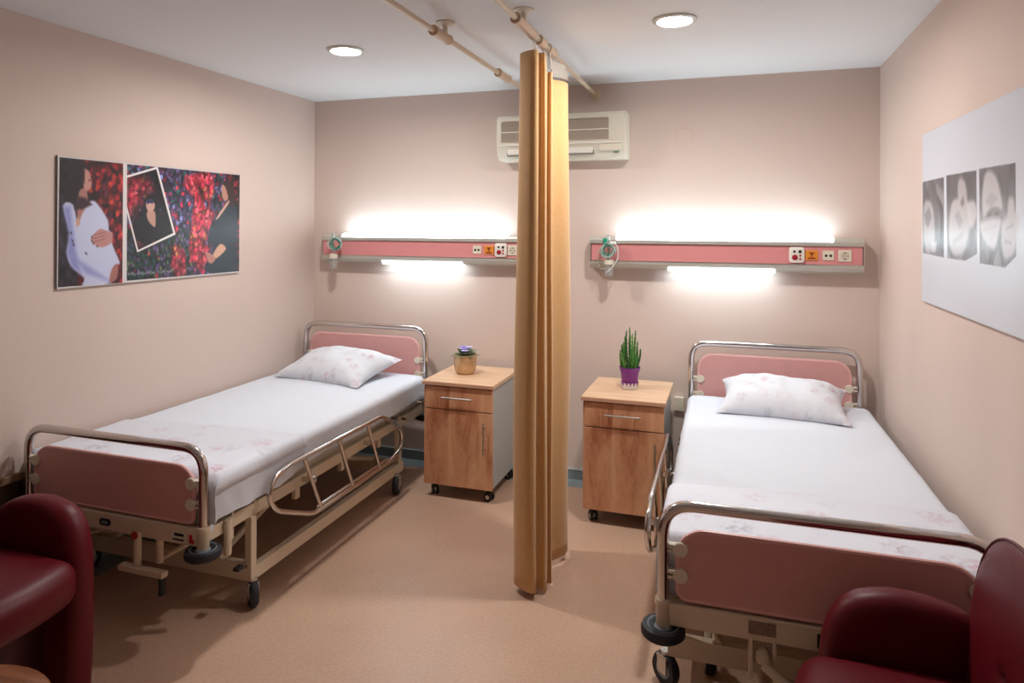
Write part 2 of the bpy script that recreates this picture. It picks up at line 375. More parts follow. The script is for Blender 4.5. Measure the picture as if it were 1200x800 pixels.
M_green = mat('green_tubing', '#2f8a74', 0.35, alpha=0.95); M_clear = mat('clear_plastic', '#dfe4e2', 0.12, trans=0.75, alpha=0.8)
def flowmeter(x, label, seed, green_box):
    rnd = random.Random(seed)
    t = thing('oxygen_flowmeter', label, 'flowmeter', (x, -0.108, 1.5), 0, 'oxygen flowmeters on the bedhead panels')
    MB().tube([(0, 0.02, 0.0), (0, -0.035, 0.0)], 0.012).build('wall_plug', M_chrome, t, True)
    MB().tube([(0, -0.035, -0.035), (0, -0.035, 0.035)], 0.013).build('valve_body', M_chrome, t, True)
    MB().lathe([(0.011, 0.035), (0.013, 0.05), (0.013, 0.105), (0.010, 0.115)], (-0.008, -0.035, 0), 16).build('gauge_tube', M_clear, t, True)
    MB().lathe([(0.012, -0.035), (0.028, -0.042), (0.03, -0.07), (0.024, -0.074)], (0.0, -0.035, 0), 20).build('bottle_cap', M_offwhite, t, True)
    MB().lathe([(0.024, -0.07), (0.026, -0.078), (0.026, -0.135), (0.022, -0.146), (0.010, -0.148)], (0.0, -0.035, 0), 20).build('humidifier_bottle', M_clear, t, True)
    MB().tube([(0, -0.035, -0.07), (0.004, -0.035, -0.135)], 0.003).build('dip_tube', M_white, t, True)
    # coiled tubing
    for k, (mm, n) in enumerate(((M_green, 3), (mat('clear_tubing', '#bcd3cb', 0.25, alpha=0.8), 2))):
        pts = []
        cx, cz = (0.03, 0.035) if green_box == 0 else (0.0, 0.02)
        for i in range(9*n):
            a = i*0.95+k*2
            rr = 0.026+0.022*rnd.random()+0.008*k
            pts.append((cx+rr*math.cos(a)*1.05, -0.055-0.02*rnd.random()-0.004*k, cz+rr*math.sin(a)*0.9))
        MB().tube(spline(pts, 5), 0.0034, 7).build('coiled_tube', mm, t, True)
    if green_box:
        MB().box(-0.034, -0.006, -0.075, -0.05, 0.055, 0.095, 0.006).build('tube_connector', mat('green_plastic', '#1f8f6c', 0.35), t, True)
        MB().tube(spline([(0.02, -0.05, 0.07), (0.05, -0.055, 0.05), (0.06, -0.055, -0.02), (0.03, -0.06, -0.08), (-0.01, -0.06, -0.12)]), 0.0035, 7).build('hanging_tube', mat('white_tubing', '#d8dcd6', 0.4), t, True)
        MB().tube(spline([(-0.03, -0.05, 0.03), (-0.07, -0.05, -0.0), (-0.06, -0.04, -0.09), (-0.02, -0.04, -0.10)]), 0.0025, 7).build('hanging_tube', mat('thin_tubing', '#b9b7a4', 0.4), t, True)
        MB().box(0.01, 0.045, -0.065, -0.045, 0.055, 0.075, 0.006).build('mask_clip', M_white, t, True)
    return t
flowmeter(0.262, 'oxygen flowmeter with coiled green tube at the left end of the left bedhead panel', 3, 0)
flowmeter(2.262, 'oxygen flowmeter with tangled clear tubes and green connector on the right bedhead panel', 5, 1)

# ---------------------------------------------------------------- air conditioner
ac = thing('air_conditioner', 'cream split air conditioner high on the back wall behind the curtain', 'air conditioner', (1.945, 0, 2.245))
w2, hh = 0.425, 0.145
MB().prism([(0, -hh), (-0.13, -hh), (-0.165, -hh+0.035), (-0.185, -0.05), (-0.19, 0.02), (-0.185, hh-0.02), (-0.165, hh), (0, hh)], -w2, w2, 'X', 0.010, 3).build('casing', mat('ac_cream', '#ddd6c6', 0.4), ac, True)
gm = mat('ac_grille', '#b3a596', 0.6)
gr = MB().box(-w2+0.035, w2-0.105, -0.194, -0.18, 0.012-0.04, hh-0.045).build('intake_grille', gm, ac)
sl = MB().box(-w2+0.035, w2-0.105, -0.199, -0.19, 0.030, 0.036).build('grille_bar', M_white, ac)
for z in [-0.02+i*0.0088 for i in range(15)]:
    MB().box(-w2+0.038, w2-0.108, -0.1975, -0.192, z, z+0.0028).build('grille_slat', mat('slat', '#a89a8c', 0.6) if z < -0.015 else bpy.data.materials['slat'], gr)
MB().box(-w2+0.02, w2-0.02, -0.192, -0.18, -0.055, -0.046, 0.002).build('panel_seam', M_white, ac)
MB().box(-w2+0.07, w2-0.20, -0.178, -0.150, -0.122, -0.095, 0.006).build('air_outlet', mat('outlet_shade', '#8c8a7e', 0.5), ac)
MB().box(-w2+0.078, w2-0.208, -0.186, -0.176, -0.112, -0.075, 0.005).build('louvre', M_white, ac)
MB().box(w2-0.165, w2-0.03, -0.191, -0.182, -0.102, -0.062, 0.004).build('control_panel', M_offwhite, ac)
MB().box(w2-0.075, w2-0.042, -0.190, -0.176, -0.118, -0.108, 0.001).build('display', mat('display_green', '#5e7f6c', 0.4), ac)
tag(MB().box(2.665, 2.755, -0.006, 0, 2.19, 2.285, 0.002).build('cover_plate', M_wall), 'faint wall-coloured square cover plate high on the back wall right of the air conditioner', 'cover plate')

tag(MB().box(2.655, 2.715, -0.03, 0, 0.515, 0.60, 0.004).build('wall_socket', M_offwhite), 'small cream wall socket between the right cabinet and the right bed head', 'socket')

# ---------------------------------------------------------------- curtain track and curtain
def rod(x, sleeves, brackets, label, xe):
    t = thing('curtain_rod', label, 'curtain rod', (x, 0, 2.53), 0, 'ceiling curtain rods')
    MB().tube([(xe, 0.0, 0), (0, -5.3, 0)], 0.0125, 14).build('rod', M_rod, t, True)
    for y0, y1 in sleeves:
        MB().lathe([(0.0135, y0), (0.024, y0), (0.0255, y0+0.006), (0.024, y0+0.012), (0.022, y0+0.016), (0.022, y1-0.016), (0.0245, y1-0.01), (0.0245, y1), (0.0135, y1)], (0, 0, 0), 20, 'Y', cap=False).build('sleeve', mat('sleeve_cream', '#cdb096', 0.4) if 'sleeve_cream' not in bpy.data.materials else bpy.data.materials['sleeve_cream'], t, True)
    for y in brackets:
        b = MB().lathe([(0.045, 0.07), (0.045, 0.064), (0.02, 0.056), (0.012, 0.05), (0.012, 0.0)], (0, y, 0), 20).build('ceiling_bracket', M_offwhite, t, True)
    MB().lathe([(0.042, 0.0), (0.042, -0.008), (0.024, -0.016), (0.022, -0.05), (0.014, -0.052)], (xe, 0, 0), 24, 'Y').build('wall_flange', M_rod, t, True)
    return t
rod(1.745, [(-1.66, -1.49), (-0.80, -0.62)], [-1.53, -4.1], 'cream ceiling curtain rod over the left bed side, carrying no curtain', 0.0)
cr = rod(2.145, [(-1.72, -1.46), (-1.38, -1.30), (-1.22, -1.12)], [-1.60, -4.1], 'cream ceiling curtain rod the mustard curtain hangs from', 0.0)

def make_curtain():
    t = thing('privacy_curtain', 'gathered mustard yellow privacy curtain hanging between the two beds', 'curtain', (2.15, -1.25, 0))
    path = [(2.150, -1.36), (2.095, -1.365), (2.050, -1.405), (2.068, -1.440), (2.135, -1.477), (2.168, -1.466), (2.160, -1.435), (2.162, -1.41), (2.190, -1.415), (2.193, -1.39), (2.182, -1.36), (2.188, -1.335),
            (2.205, -1.34), (2.203, -1.31), (2.165, -1.22), (2.165, -1.17), (2.212, -1.10), (2.222, -1.04), (2.20, -0.98), (2.16, -0.99)]
    P = spline([(a-2.15, b+1.25, 0) for a, b in path], 6)
    n = len(P); rows = 44; mb = MB(); vs = []
    for j in range(rows+1):
        f = j/rows; row = []
        for i, p in enumerate(P):
            u = i/(n-1)
            ztop = 2.462 if u < 0.42 else (2.462-0.075*min(1, (u-0.42)/0.08))
            zbot = 0.022+0.05*max(0, u-0.85)+0.012*math.sin(u*9)
            z = ztop+(zbot-ztop)*f
            k = 0.84+0.16*min(1, f*1.6)          # folds open out downwards
            wob = 0.010*noise.noise(Vector((u*5, f*2.2, 3)))*(0.3+f)
            x = p.x*k+wob+0.006*math.sin(f*5+u*7)*f; y = p.y*(0.93+0.07*f)+0.012*noise.noise(Vector((u*4, f*1.8, 9)))*f
            row.append(mb.bm.verts.new((x, y, z)))
        vs.append(row)
    for j in range(rows):
        for i in range(n-1): mb.bm.faces.new((vs[j][i], vs[j][i+1], vs[j+1][i+1], vs[j+1][i]))
    o = mb.build('curtain_cloth', M_curtain, t, True, 80)
    md = o.modifiers.new('thick', 'SOLIDIFY'); md.thickness = 0.003
    # net band above the rear half
    mb = MB(); i0 = int(n*0.45); A = []; B = []
    for i in range(i0, n):
        p = P[i]; A.append(mb.bm.verts.new((p.x*0.83, p.y*0.93, 2.40))); B.append(mb.bm.verts.new((p.x*0.7, p.y*0.9, 2.475)))
    for i in range(len(A)-1): mb.bm.faces.new((A[i], A[i+1], B[i+1], B[i]))
    mb.build('net_heading', M_net, t, True, 80)
    for y in (-1.46, -1.425, -1.27, -1.24, -1.10, -1.075, -1.04):
        r = MB().tube([(0.019*math.cos(a)-0.005, y+1.25, 2.526+0.019*math.sin(a)) for a in [2*PI*k/16 for k in range(16)]], 0.0025, 6, True).build('curtain_ring', M_white, t, True)
        MB().tube([(-0.005, y+1.25, 2.507), (-0.004, y+1.255, 2.47), (0.004, y+1.26, 2.462)], 0.0025, 6).build('hook', M_white, r, True)
    MB().box(0.03, 0.055, 0.16, 0.19, 0.022, 0.06, 0.002).build('care_label', M_white, t)
    return t
make_curtain()

# ---------------------------------------------------------------- printed pictures
def paint(o_name, w, h, nx, ny, fn, parent):
    """flat print: a fine grid whose colour attribute carries the printed image"""
    U, V = np.meshgrid(np.linspace(0, 1, nx), np.linspace(0, 1, ny))
    col = fn(U, V)
    vs = np.stack([U*w, np.zeros_like(U), V*h], -1).reshape(-1, 3)
    idx = np.arange(nx*ny).reshape(ny, nx)
    fs = np.stack([idx[:-1, :-1], idx[:-1, 1:], idx[1:, 1:], idx[1:, :-1]], -1).reshape(-1, 4)
    me = bpy.data.meshes.new(o_name); me.from_pydata(vs.tolist(), [], fs.tolist())
    at = me.color_attributes.new('print', 'FLOAT_COLOR', 'POINT')
    lin = np.where(col <= 0.04045, col/12.92, ((col+0.055)/1.055)**2.4)
    at.data.foreach_set('color', np.concatenate([lin.reshape(-1, 3), np.ones((nx*ny, 1))], 1).astype('f').ravel())
    m = bpy.data.materials.new(o_name); m.use_nodes = True; p = m.node_tree.nodes['Principled BSDF']
    a = m.node_tree.nodes.new('ShaderNodeVertexColor'); a.layer_name = 'print'
    m.node_tree.links.new(a.outputs['Color'], p.inputs['Base Color']); p.inputs['Roughness'].default_value = 0.35
    me.materials.append(m)
    o = bpy.data.objects.new(o_name, me); C.collection.objects.link(o); o.parent = parent
    return o
def inside(U, V, poly, soft=0.004, asp=1.0):
    n = len(poly); ins = np.zeros(U.shape, bool); D = np.full(U.shape, 9.0)
    for i in range(n):
        x0, y0 = poly[i]; x1, y1 = poly[(i+1) % n]
        c = ((y0 > V) != (y1 > V)) & (U < (x1-x0)*(V-y0)/((y1-y0) if abs(y1-y0) > 1e-9 else 1e-9)+x0)
        ins ^= c
        dx, dy = (x1-x0), (y1-y0)*asp; L2 = dx*dx+dy*dy+1e-12
        t = np.clip(((U-x0)*dx+(V-y0)*asp*dy)/L2, 0, 1)
        D = np.minimum(D, np.hypot(U-x0-t*dx, (V-y0)*asp-t*dy))
    s = np.where(ins, D, -D)
    return np.clip(s/soft+0.5, 0, 1)
def sm(poly): return [(p.x, p.y) for p in spline([(a, b, 0) for a, b in poly], 3, True)]
def hexc(h): return np.array([int(h[i:i+2], 16)/255 for i in (1, 3, 5)])
def over(col, a, c): return col*(1-a[..., None])+np.asarray(c)*a[..., None]
def leaves(U, V, n, seed, asp, palette_fn):
    """foliage: nearest-seed cells, shaded towards each leaf's tip"""
    rs = np.random.RandomState(seed); P = rs.rand(n, 2); sh = rs.rand(n); F = np.full(U.shape, 9.0); I = np.zeros(U.shape, int)
    for k in range(n):
        d = np.hypot((U-P[k, 0]), (V-P[k, 1])*asp*0.7); m = d < F
        F[m] = d[m]; I[m] = k
    base = palette_fn(P[:, 0], P[:, 1], rs)
    c = base[I]*(0.45+0.75*sh[I])[..., None]
    edge = np.clip(F*math.sqrt(n)*1.0, 0, 1)
    return np.clip(c*(1.25-0.95*edge)[..., None], 0, 1)
LS={'panel1': [(0.006, 0.989), (0.29, 0.99), (0.29, 0.003), (0.003, 0.013)], 'panel2': [(0.31, 0.989), (1.0, 0.995), (0.998, 0.011), (0.311, 0.016)], 'hair': [(0.054, 0.984), (0.11, 0.97), (0.121, 0.917), (0.106, 0.805), (0.146, 0.698), (0.129, 0.61), (0.089, 0.584), (0.026, 0.635), (0.038, 0.842)], 'face': [(0.111, 0.915), (0.128, 0.906), (0.136, 0.88), (0.144, 0.802), (0.134, 0.757), (0.111, 0.746), (0.107, 0.851)], 'neck': [(0.089, 0.739), (0.12, 0.755), (0.129, 0.664), (0.138, 0.658), (0.094, 0.498), (0.081, 0.536)], 'dress': [(0.022, 0.627), (0.063, 0.637), (0.085, 0.49), (0.102, 0.562), (0.138, 0.666), (0.169, 0.651), (0.218, 0.523), (0.224, 0.442), (0.24, 0.41), (0.24, 0.326), (0.277, 0.174), (0.261, 0.144), (0.237, 0.014), (0.109, 0.006), (0.113, 0.066), (0.057, 0.166), (0.038, 0.275), (0.049, 0.413)], 'hand': [(0.143, 0.379), (0.179, 0.446), (0.207, 0.438), (0.238, 0.41), (0.236, 0.336), (0.189, 0.301), (0.152, 0.331)], 'hand2': [(0.241, 0.13), (0.267, 0.16), (0.264, 0.043), (0.227, 0.019)], 'frame': [(0.265, 0.866), (0.47, 0.994), (0.575, 0.397), (0.364, 0.25)], 'inner': [(0.276, 0.853), (0.463, 0.971), (0.561, 0.41), (0.369, 0.269)], 'hair2': [(0.407, 0.718), (0.439, 0.752), (0.467, 0.723), (0.472, 0.618), (0.456, 0.528), (0.402, 0.546), (0.394, 0.632)], 'face2': [(0.41, 0.682), (0.439, 0.701), (0.457, 0.653), (0.445, 0.602), (0.423, 0.595), (0.41, 0.632)], 'body2': [(0.344, 0.475), (0.396, 0.571), (0.472, 0.573), (0.518, 0.512), (0.539, 0.421), (0.457, 0.362), (0.398, 0.32), (0.355, 0.373)], 'vneck': [(0.414, 0.594), (0.456, 0.6), (0.46, 0.475), (0.445, 0.472), (0.418, 0.528)], 'dark3': [(0.834, 0.566), (0.875, 0.637), (0.925, 0.72), (0.961, 0.744), (0.985, 0.518), (0.979, 0.23), (0.977, 0.016), (0.788, 0.024), (0.761, 0.09), (0.814, 0.242), (0.786, 0.341), (0.813, 0.458)], 'hair3': [(0.874, 0.893), (0.91, 0.931), (0.953, 0.907), (0.97, 0.702), (0.918, 0.68), (0.911, 0.76), (0.891, 0.859)], 'face3': [(0.868, 0.867), (0.891, 0.869), (0.915, 0.76), (0.896, 0.723), (0.875, 0.757)], 'neck3': [(0.911, 0.72), (0.92, 0.701), (0.848, 0.552), (0.834, 0.555)], 'arm3': [(0.807, 0.182), (0.86, 0.298), (0.902, 0.245), (0.835, 0.157)], 'hand3': [(0.766, 0.229), (0.828, 0.162), (0.801, 0.109), (0.774, 0.146)], 'red3': [(0.635, 0.925), (0.75, 0.979), (0.811, 0.93), (0.805, 0.752), (0.739, 0.688), (0.82, 0.595), (0.793, 0.477), (0.766, 0.322), (0.793, 0.242), (0.754, 0.09), (0.689, 0.098), (0.657, 0.251), (0.675, 0.552), (0.687, 0.742), (0.636, 0.813)], 'red4': [(0.554, 0.294), (0.626, 0.253), (0.639, 0.027), (0.566, 0.019)]}
RS={'p1': [(0.007, 0.716), (0.23, 0.714), (0.232, 0.278), (0.009, 0.288)], 'p2': [(0.253, 0.72), (0.498, 0.711), (0.504, 0.318), (0.417, 0.278), (0.264, 0.278)], 'p3': [(0.518, 0.714), (0.739, 0.705), (0.744, 0.326), (0.683, 0.273), (0.524, 0.276)], 'hood': [(0.537, 0.568), (0.554, 0.678), (0.587, 0.697), (0.631, 0.66), (0.662, 0.566), (0.662, 0.514), (0.621, 0.528), (0.588, 0.517), (0.554, 0.471)], 'face': [(0.554, 0.487), (0.592, 0.52), (0.652, 0.521), (0.656, 0.484), (0.554, 0.467)], 'mask': [(0.531, 0.468), (0.652, 0.482), (0.648, 0.424), (0.621, 0.347), (0.577, 0.36), (0.538, 0.407)], 'hand': [(0.662, 0.454), (0.692, 0.49), (0.701, 0.563), (0.73, 0.561), (0.739, 0.51), (0.759, 0.482), (0.749, 0.411), (0.731, 0.338), (0.683, 0.306), (0.663, 0.364)], 'q1': [(0.301, 0.566), (0.366, 0.589), (0.429, 0.572), (0.469, 0.488), (0.443, 0.422), (0.403, 0.315), (0.316, 0.3), (0.276, 0.4)], 'q2': [(0.365, 0.686), (0.416, 0.663), (0.429, 0.542), (0.374, 0.535), (0.354, 0.617)], 'q3': [(0.429, 0.558), (0.489, 0.563), (0.499, 0.488), (0.456, 0.438)], 'r1': [(0.02, 0.573), (0.097, 0.589), (0.134, 0.497), (0.135, 0.337), (0.041, 0.3)], 'r2': [(0.151, 0.694), (0.221, 0.629), (0.227, 0.57), (0.169, 0.614)]}
def left_print(U, V):
    asp = 0.512
    I = lambda k, s=0.004: inside(U, V, sm(LS[k]) if k not in ('panel1', 'panel2', 'frame', 'inner') else LS[k], s, asp)
    col = np.ones(U.shape+(3,))*hexc('#d8d2d0')
    def pal1(x, y, rs):
        c = np.array([hexc('#8a2228')]*len(x)); k = rs.rand(len(x))
        c[k < .4] = hexc('#4c1c2a'); c[k > .85] = hexc('#a8352f'); c[x < 0.09] = hexc('#2c2432'); return c
    def pal2(x, y, rs):
        n = len(x); k = rs.rand(n); c = np.array([hexc('#5b4a72')]*n)
        c[k < .35] = hexc('#3c3350'); c[(k > .35) & (k < .5)] = hexc('#2a5a58'); c[(k > .85)] = hexc('#b03048'); c[(k > .5) & (k < .58)] = hexc('#7f86c0')
        lowl = (y < .45) & (x < .68); c[lowl & (k < .6)] = hexc('#1f3a38'); c[lowl & (k > .9)] = hexc('#53604a')
        c[(x > .9) & (k < .6)] = hexc('#2b2228'); c[(x > .9) & (k > .6)] = hexc('#8a2632')
        return c
    def palr(x, y, rs):
        n = len(x); k = rs.rand(n); c = np.array([hexc('#dd2f4a')]*n); c[k < .3] = hexc('#a81c34'); c[k > .75] = hexc('#ee5a6a'); c[(k > .3) & (k < .38)] = hexc('#e08040'); return c
    l1 = leaves(U, V, 1100, 3, asp, pal1); l2 = leaves(U, V, 2400, 4, asp, pal2); l3 = leaves(U, V, 1900, 5, asp, palr)
    a = I('panel1', 0.002)[..., None]; p1 = l1
    for k, c in (('hair', '#241a22'), ('face', '#c08c80'), ('neck', '#a8746a'), ('dress', '#c3c8e4')): p1 = over(p1, I(k, 0.008), hexc(c))
    p1 = over(p1, inside(U, V, [(0.022, 0.62), (0.052, 0.62), (0.075, 0.30), (0.10, 0.10), (0.06, 0.16), (0.038, 0.27), (0.048, 0.41)], 0.02, asp), hexc('#8b8fc8'))
    p1 = over(p1, inside(U, V, [(0.060, 0.25), (0.20, 0.07), (0.235, 0.02), (0.12, 0.10)], 0.02, asp), hexc('#9498cc'))
    p1 = over(p1, inside(U, V, [(0.088, 0.70), (0.118, 0.69), (0.146, 0.64), (0.10, 0.60), (0.07, 0.6)], 0.012, asp), hexc('#38242a'))
    p1 = over(p1, inside(U, V, [(0.13, 0.845), (0.142, 0.83), (0.13, 0.82)], 0.004, asp), hexc('#6b3636'))
    p1 = over(p1, inside(U, V, [(0.098, 0.83), (0.108, 0.90), (0.114, 0.91), (0.112, 0.8)], 0.006, asp), hexc('#3a2626'))
    for k, c in (('hand', '#b9837e'), ('hand2', '#a06a62')): p1 = over(p1, I(k, 0.006), hexc(c))
    for q in range(3): p1 = over(p1, inside(U, V, [(0.150, 0.40-q*0.027), (0.205, 0.425-q*0.027), (0.205, 0.421-q*0.027), (0.150, 0.395-q*0.027)], 0.003, asp), hexc('#7c4a4e'))
    for x, y in ((0.145, 0.385), (0.146, 0.355), (0.152, 0.335), (0.170, 0.31)): p1 = over(p1, inside(U, V, [(x-0.003, y), (x, y+0.01), (x+0.004, y), (x, y-0.01)], 0.003, asp), hexc('#30182a'))
    for x, y in ((0.055, 0.42), (0.062, 0.36), (0.066, 0.33), (0.12, 0.26)): p1 = over(p1, inside(U, V, [(x-0.006, y+.012), (x+0.004, y+0.004), (x+0.006, y-.016), (x, y-0.01)], 0.004, asp), hexc('#4a3050'))
    p1 = over(p1, inside(U, V, [(0.075, 0.52), (0.088, 0.545), (0.094, 0.49), (0.08, 0.46)], 0.006, asp), hexc('#c79a80'))
    col = col*(1-a)+p1*a
    a = I('panel2', 0.002)[..., None]; p2 = l2
    p2 = p2*(1-I('red3', 0.02)[..., None]*0.95)+l3*I('red3', 0.02)[..., None]*0.95
    p2 = p2*(1-I('red4', 0.02)[..., None]*0.8)+l3*I('red4', 0.02)[..., None]*0.8
    for k, c in (('dark3', '#202c38'), ('hair3', '#3a2526'), ('face3', '#b5836f'), ('neck3', '#c99c8a'), ('arm3', '#d3a184'), ('hand3', '#b87a6a')): p2 = over(p2, I(k, 0.006), hexc(c))
    rs = np.random.RandomState(2)
    for q in range(34):                                        # a line of small white script along the lower edge
        x = 0.318+q*0.0072; hgt = 0.012+0.02*rs.rand(); y = 0.062+0.006*math.sin(q)
        if q % 7 == 6: continue
        p2 = over(p2, 0.75*inside(U, V, [(x, y), (x+0.006, y+hgt), (x+0.0075, y+hgt*0.9), (x+0.002, y-0.004)], 0.0022, asp), hexc('#d8d8d8'))
    p2 = over(p2, I('frame', 0.002), hexc('#e6e0de'))
    i = I('inner', 0.002)[..., None]
    pin = l2*0.35
    r = inside(U, V, [(0.27, 0.86), (0.40, 0.88), (0.45, 0.80), (0.40, 0.72), (0.33, 0.55), (0.30, 0.6)], 0.06, asp)[..., None]; pin = pin*(1-r*.8)+l3*r*.8
    r = inside(U, V, [(0.34, 0.45), (0.37, 0.5), (0.40, 0.3), (0.36, 0.28)], 0.04, asp)[..., None]; pin = pin*(1-r*.6)+l3*r*.6
    for k, c in (('hair2', '#141018'), ('body2', '#15131b'), ('vneck', '#b78d7e'), ('face2', '#c69a8b')): pin = over(pin, I(k, 0.006), hexc(c))
    pin = over(pin, inside(U, V, [(0.41, 0.70), (0.45, 0.70), (0.446, 0.668), (0.428, 0.672), (0.412, 0.66)], 0.004, asp), hexc('#232c58'))
    p2 = p2*(1-i)+pin*i
    col = col*(1-a)+p2*a
    return col
pl = thing('wall_picture', 'wide colour photo print with three portraits among red leaves, on the left wall', 'picture', (0.0, -2.045, 1.364), 0, None)
MB().box(0, 0.011, 0, 1.22, 0, 0.625, 0.001).build('backing_board', mat('board_edge', '#8f8f92', 0.4), pl)
pp = paint('print', 1.218, 0.623, 430, 220, left_print, pl); pp.location = (0.0120, 0.001, 0.001); pp.rotation_euler = (0, 0, PI/2)
tag(pp, 'colour print of women against red autumn leaves')

def right_print(U, V):
    asp = 0.524
    I = lambda k, s=0.006: inside(U, V, sm(RS[k]) if k not in ('p1', 'p2', 'p3') else RS[k], s, asp)
    rs = np.random.RandomState(1)
    col = np.ones(U.shape+(3,))*hexc('#d3d7e2')
    nz = leaves(U, V, 260, 8, asp, lambda x, y, r: np.repeat((0.30+0.45*r.rand(len(x)))[:, None], 3, 1))
    for k in ('p1', 'p2', 'p3'):
        a = I(k, 0.002)[..., None]; p = nz*0.35+hexc('#5f5c64')*0.7
        p = over(p, inside(U, V, [(RS[k][0][0], 0.62), (RS[k][1][0], 0.55), (RS[k][1][0], 0.72), (RS[k][0][0], 0.72)], 0.12, asp)*0.5, hexc('#3d3a44'))
        col = col*(1-a)+p*a
    for k, c in (('r1', '#b4b0b4'), ('r2', '#8f8a90'), ('q1', '#c2bec2'), ('q2', '#b8b2b6'), ('q3', '#c8c4c8'), ('hood', '#c9c7cc'), ('face', '#7d7578'), ('mask', '#d2d0d6'), ('hand', '#c5c0c4')):
        col = over(col, I(k, 0.014)*0.92, hexc(c))
    for poly, c in (([(0.03, 0.52), (0.08, 0.56), (0.11, 0.50), (0.07, 0.44), (0.04, 0.46)], '#77727a'), ([(0.375, 0.57), (0.40, 0.60), (0.41, 0.56), (0.39, 0.54)], '#6e686c'), ([(0.33, 0.50), (0.36, 0.53), (0.40, 0.47), (0.37, 0.43)], '#98929a'),
                    ([(0.31, 0.38), (0.40, 0.42), (0.39, 0.39), (0.32, 0.35)], '#9a969c'), ([(0.56, 0.56), (0.60, 0.60), (0.64, 0.57), (0.60, 0.53)], '#aaa8ae'), ([(0.575, 0.502), (0.60, 0.51), (0.60, 0.498), (0.578, 0.492)], '#3c383c'), ([(0.62, 0.508), (0.645, 0.508), (0.644, 0.497), (0.622, 0.497)], '#3c383c'),
                    ([(0.54, 0.43), (0.63, 0.45), (0.63, 0.445), (0.54, 0.424)], '#b4b2b8'), ([(0.69, 0.44), (0.73, 0.46), (0.73, 0.45), (0.69, 0.43)], '#8a868c'), ([(0.68, 0.39), (0.72, 0.38), (0.72, 0.372), (0.68, 0.38)], '#8a868c'),
                    ([(0.17, 0.62), (0.225, 0.55), (0.225, 0.3), (0.18, 0.32), (0.2, 0.5)], '#2e2b33'), ([(0.10, 0.36), (0.16, 0.36), (0.15, 0.30), (0.11, 0.30)], '#c2c0c6')):
        col = over(col, inside(U, V, poly, 0.008, asp)*0.9, hexc(c))
    return np.clip(col, 0, 1)
pr_ = thing('wall_picture', 'large pale panel with a row of black and white surgery photos, on the right wall', 'picture', (W, -0.965, 1.347), 0, None)
MB().box(-0.011, 0, -1.4, 0, 0, 0.733, 0.001).build('backing_board', bpy.data.materials['board_edge'], pr_)
pp = paint('print', 1.398, 0.731, 400, 210, right_print, pr_); pp.location = (-0.0120, -0.001, 0.001); pp.rotation_euler = (0, 0, -PI/2)
tag(pp, 'pale print with monochrome photos of masked hospital staff')

# ---------------------------------------------------------------- hospital beds
HW, BL = 0.4775, 2.03
def caster(name, x, y, parent, r=0.058, z=0.0, ang=0.4, top=0.112):
    M = Matrix.Translation((x, y, z)) @ Matrix.Rotation(ang, 4, 'Z')
    mb = MB(); mb.lathe([(0.018, 0), (0.018, 0.02)], (0, 0, top-z-0.008), 14)
    for s in (-1, 1): mb.box(s*0.021-0.002, s*0.021+0.002, -0.022, 0.022, r-0.012, top-z-0.002, 0.001)
    mb.box(-0.023, 0.023, -0.024, 0.026, top-z-0.014, top-z-0.004, 0.003)
    bmesh.ops.transform(mb.bm, matrix=M, verts=mb.bm.verts)
    f = mb.build(name, M_steel, parent, True)
    mb = MB(); mb.lathe([(r*0.55, -0.016), (r*0.9, -0.018), (r, -0.010), (r, 0.010), (r*0.9, 0.018), (r*0.55, 0.016)], (0, 0, r), 28, 'X')
    bmesh.ops.transform(mb.bm, matrix=M, verts=mb.bm.verts); mb.build('wheel', M_black, f, True)
    mb = MB(); mb.lathe([(r*0.25, -0.018), (r*0.55, -0.0165), (r*0.55, 0.0165), (r*0.25, 0.018)], (0, 0, r), 20, 'X')
    bmesh.ops.transform(mb.bm, matrix=M, verts=mb.bm.verts); mb.build('hub', M_grey, f, True)
    return f
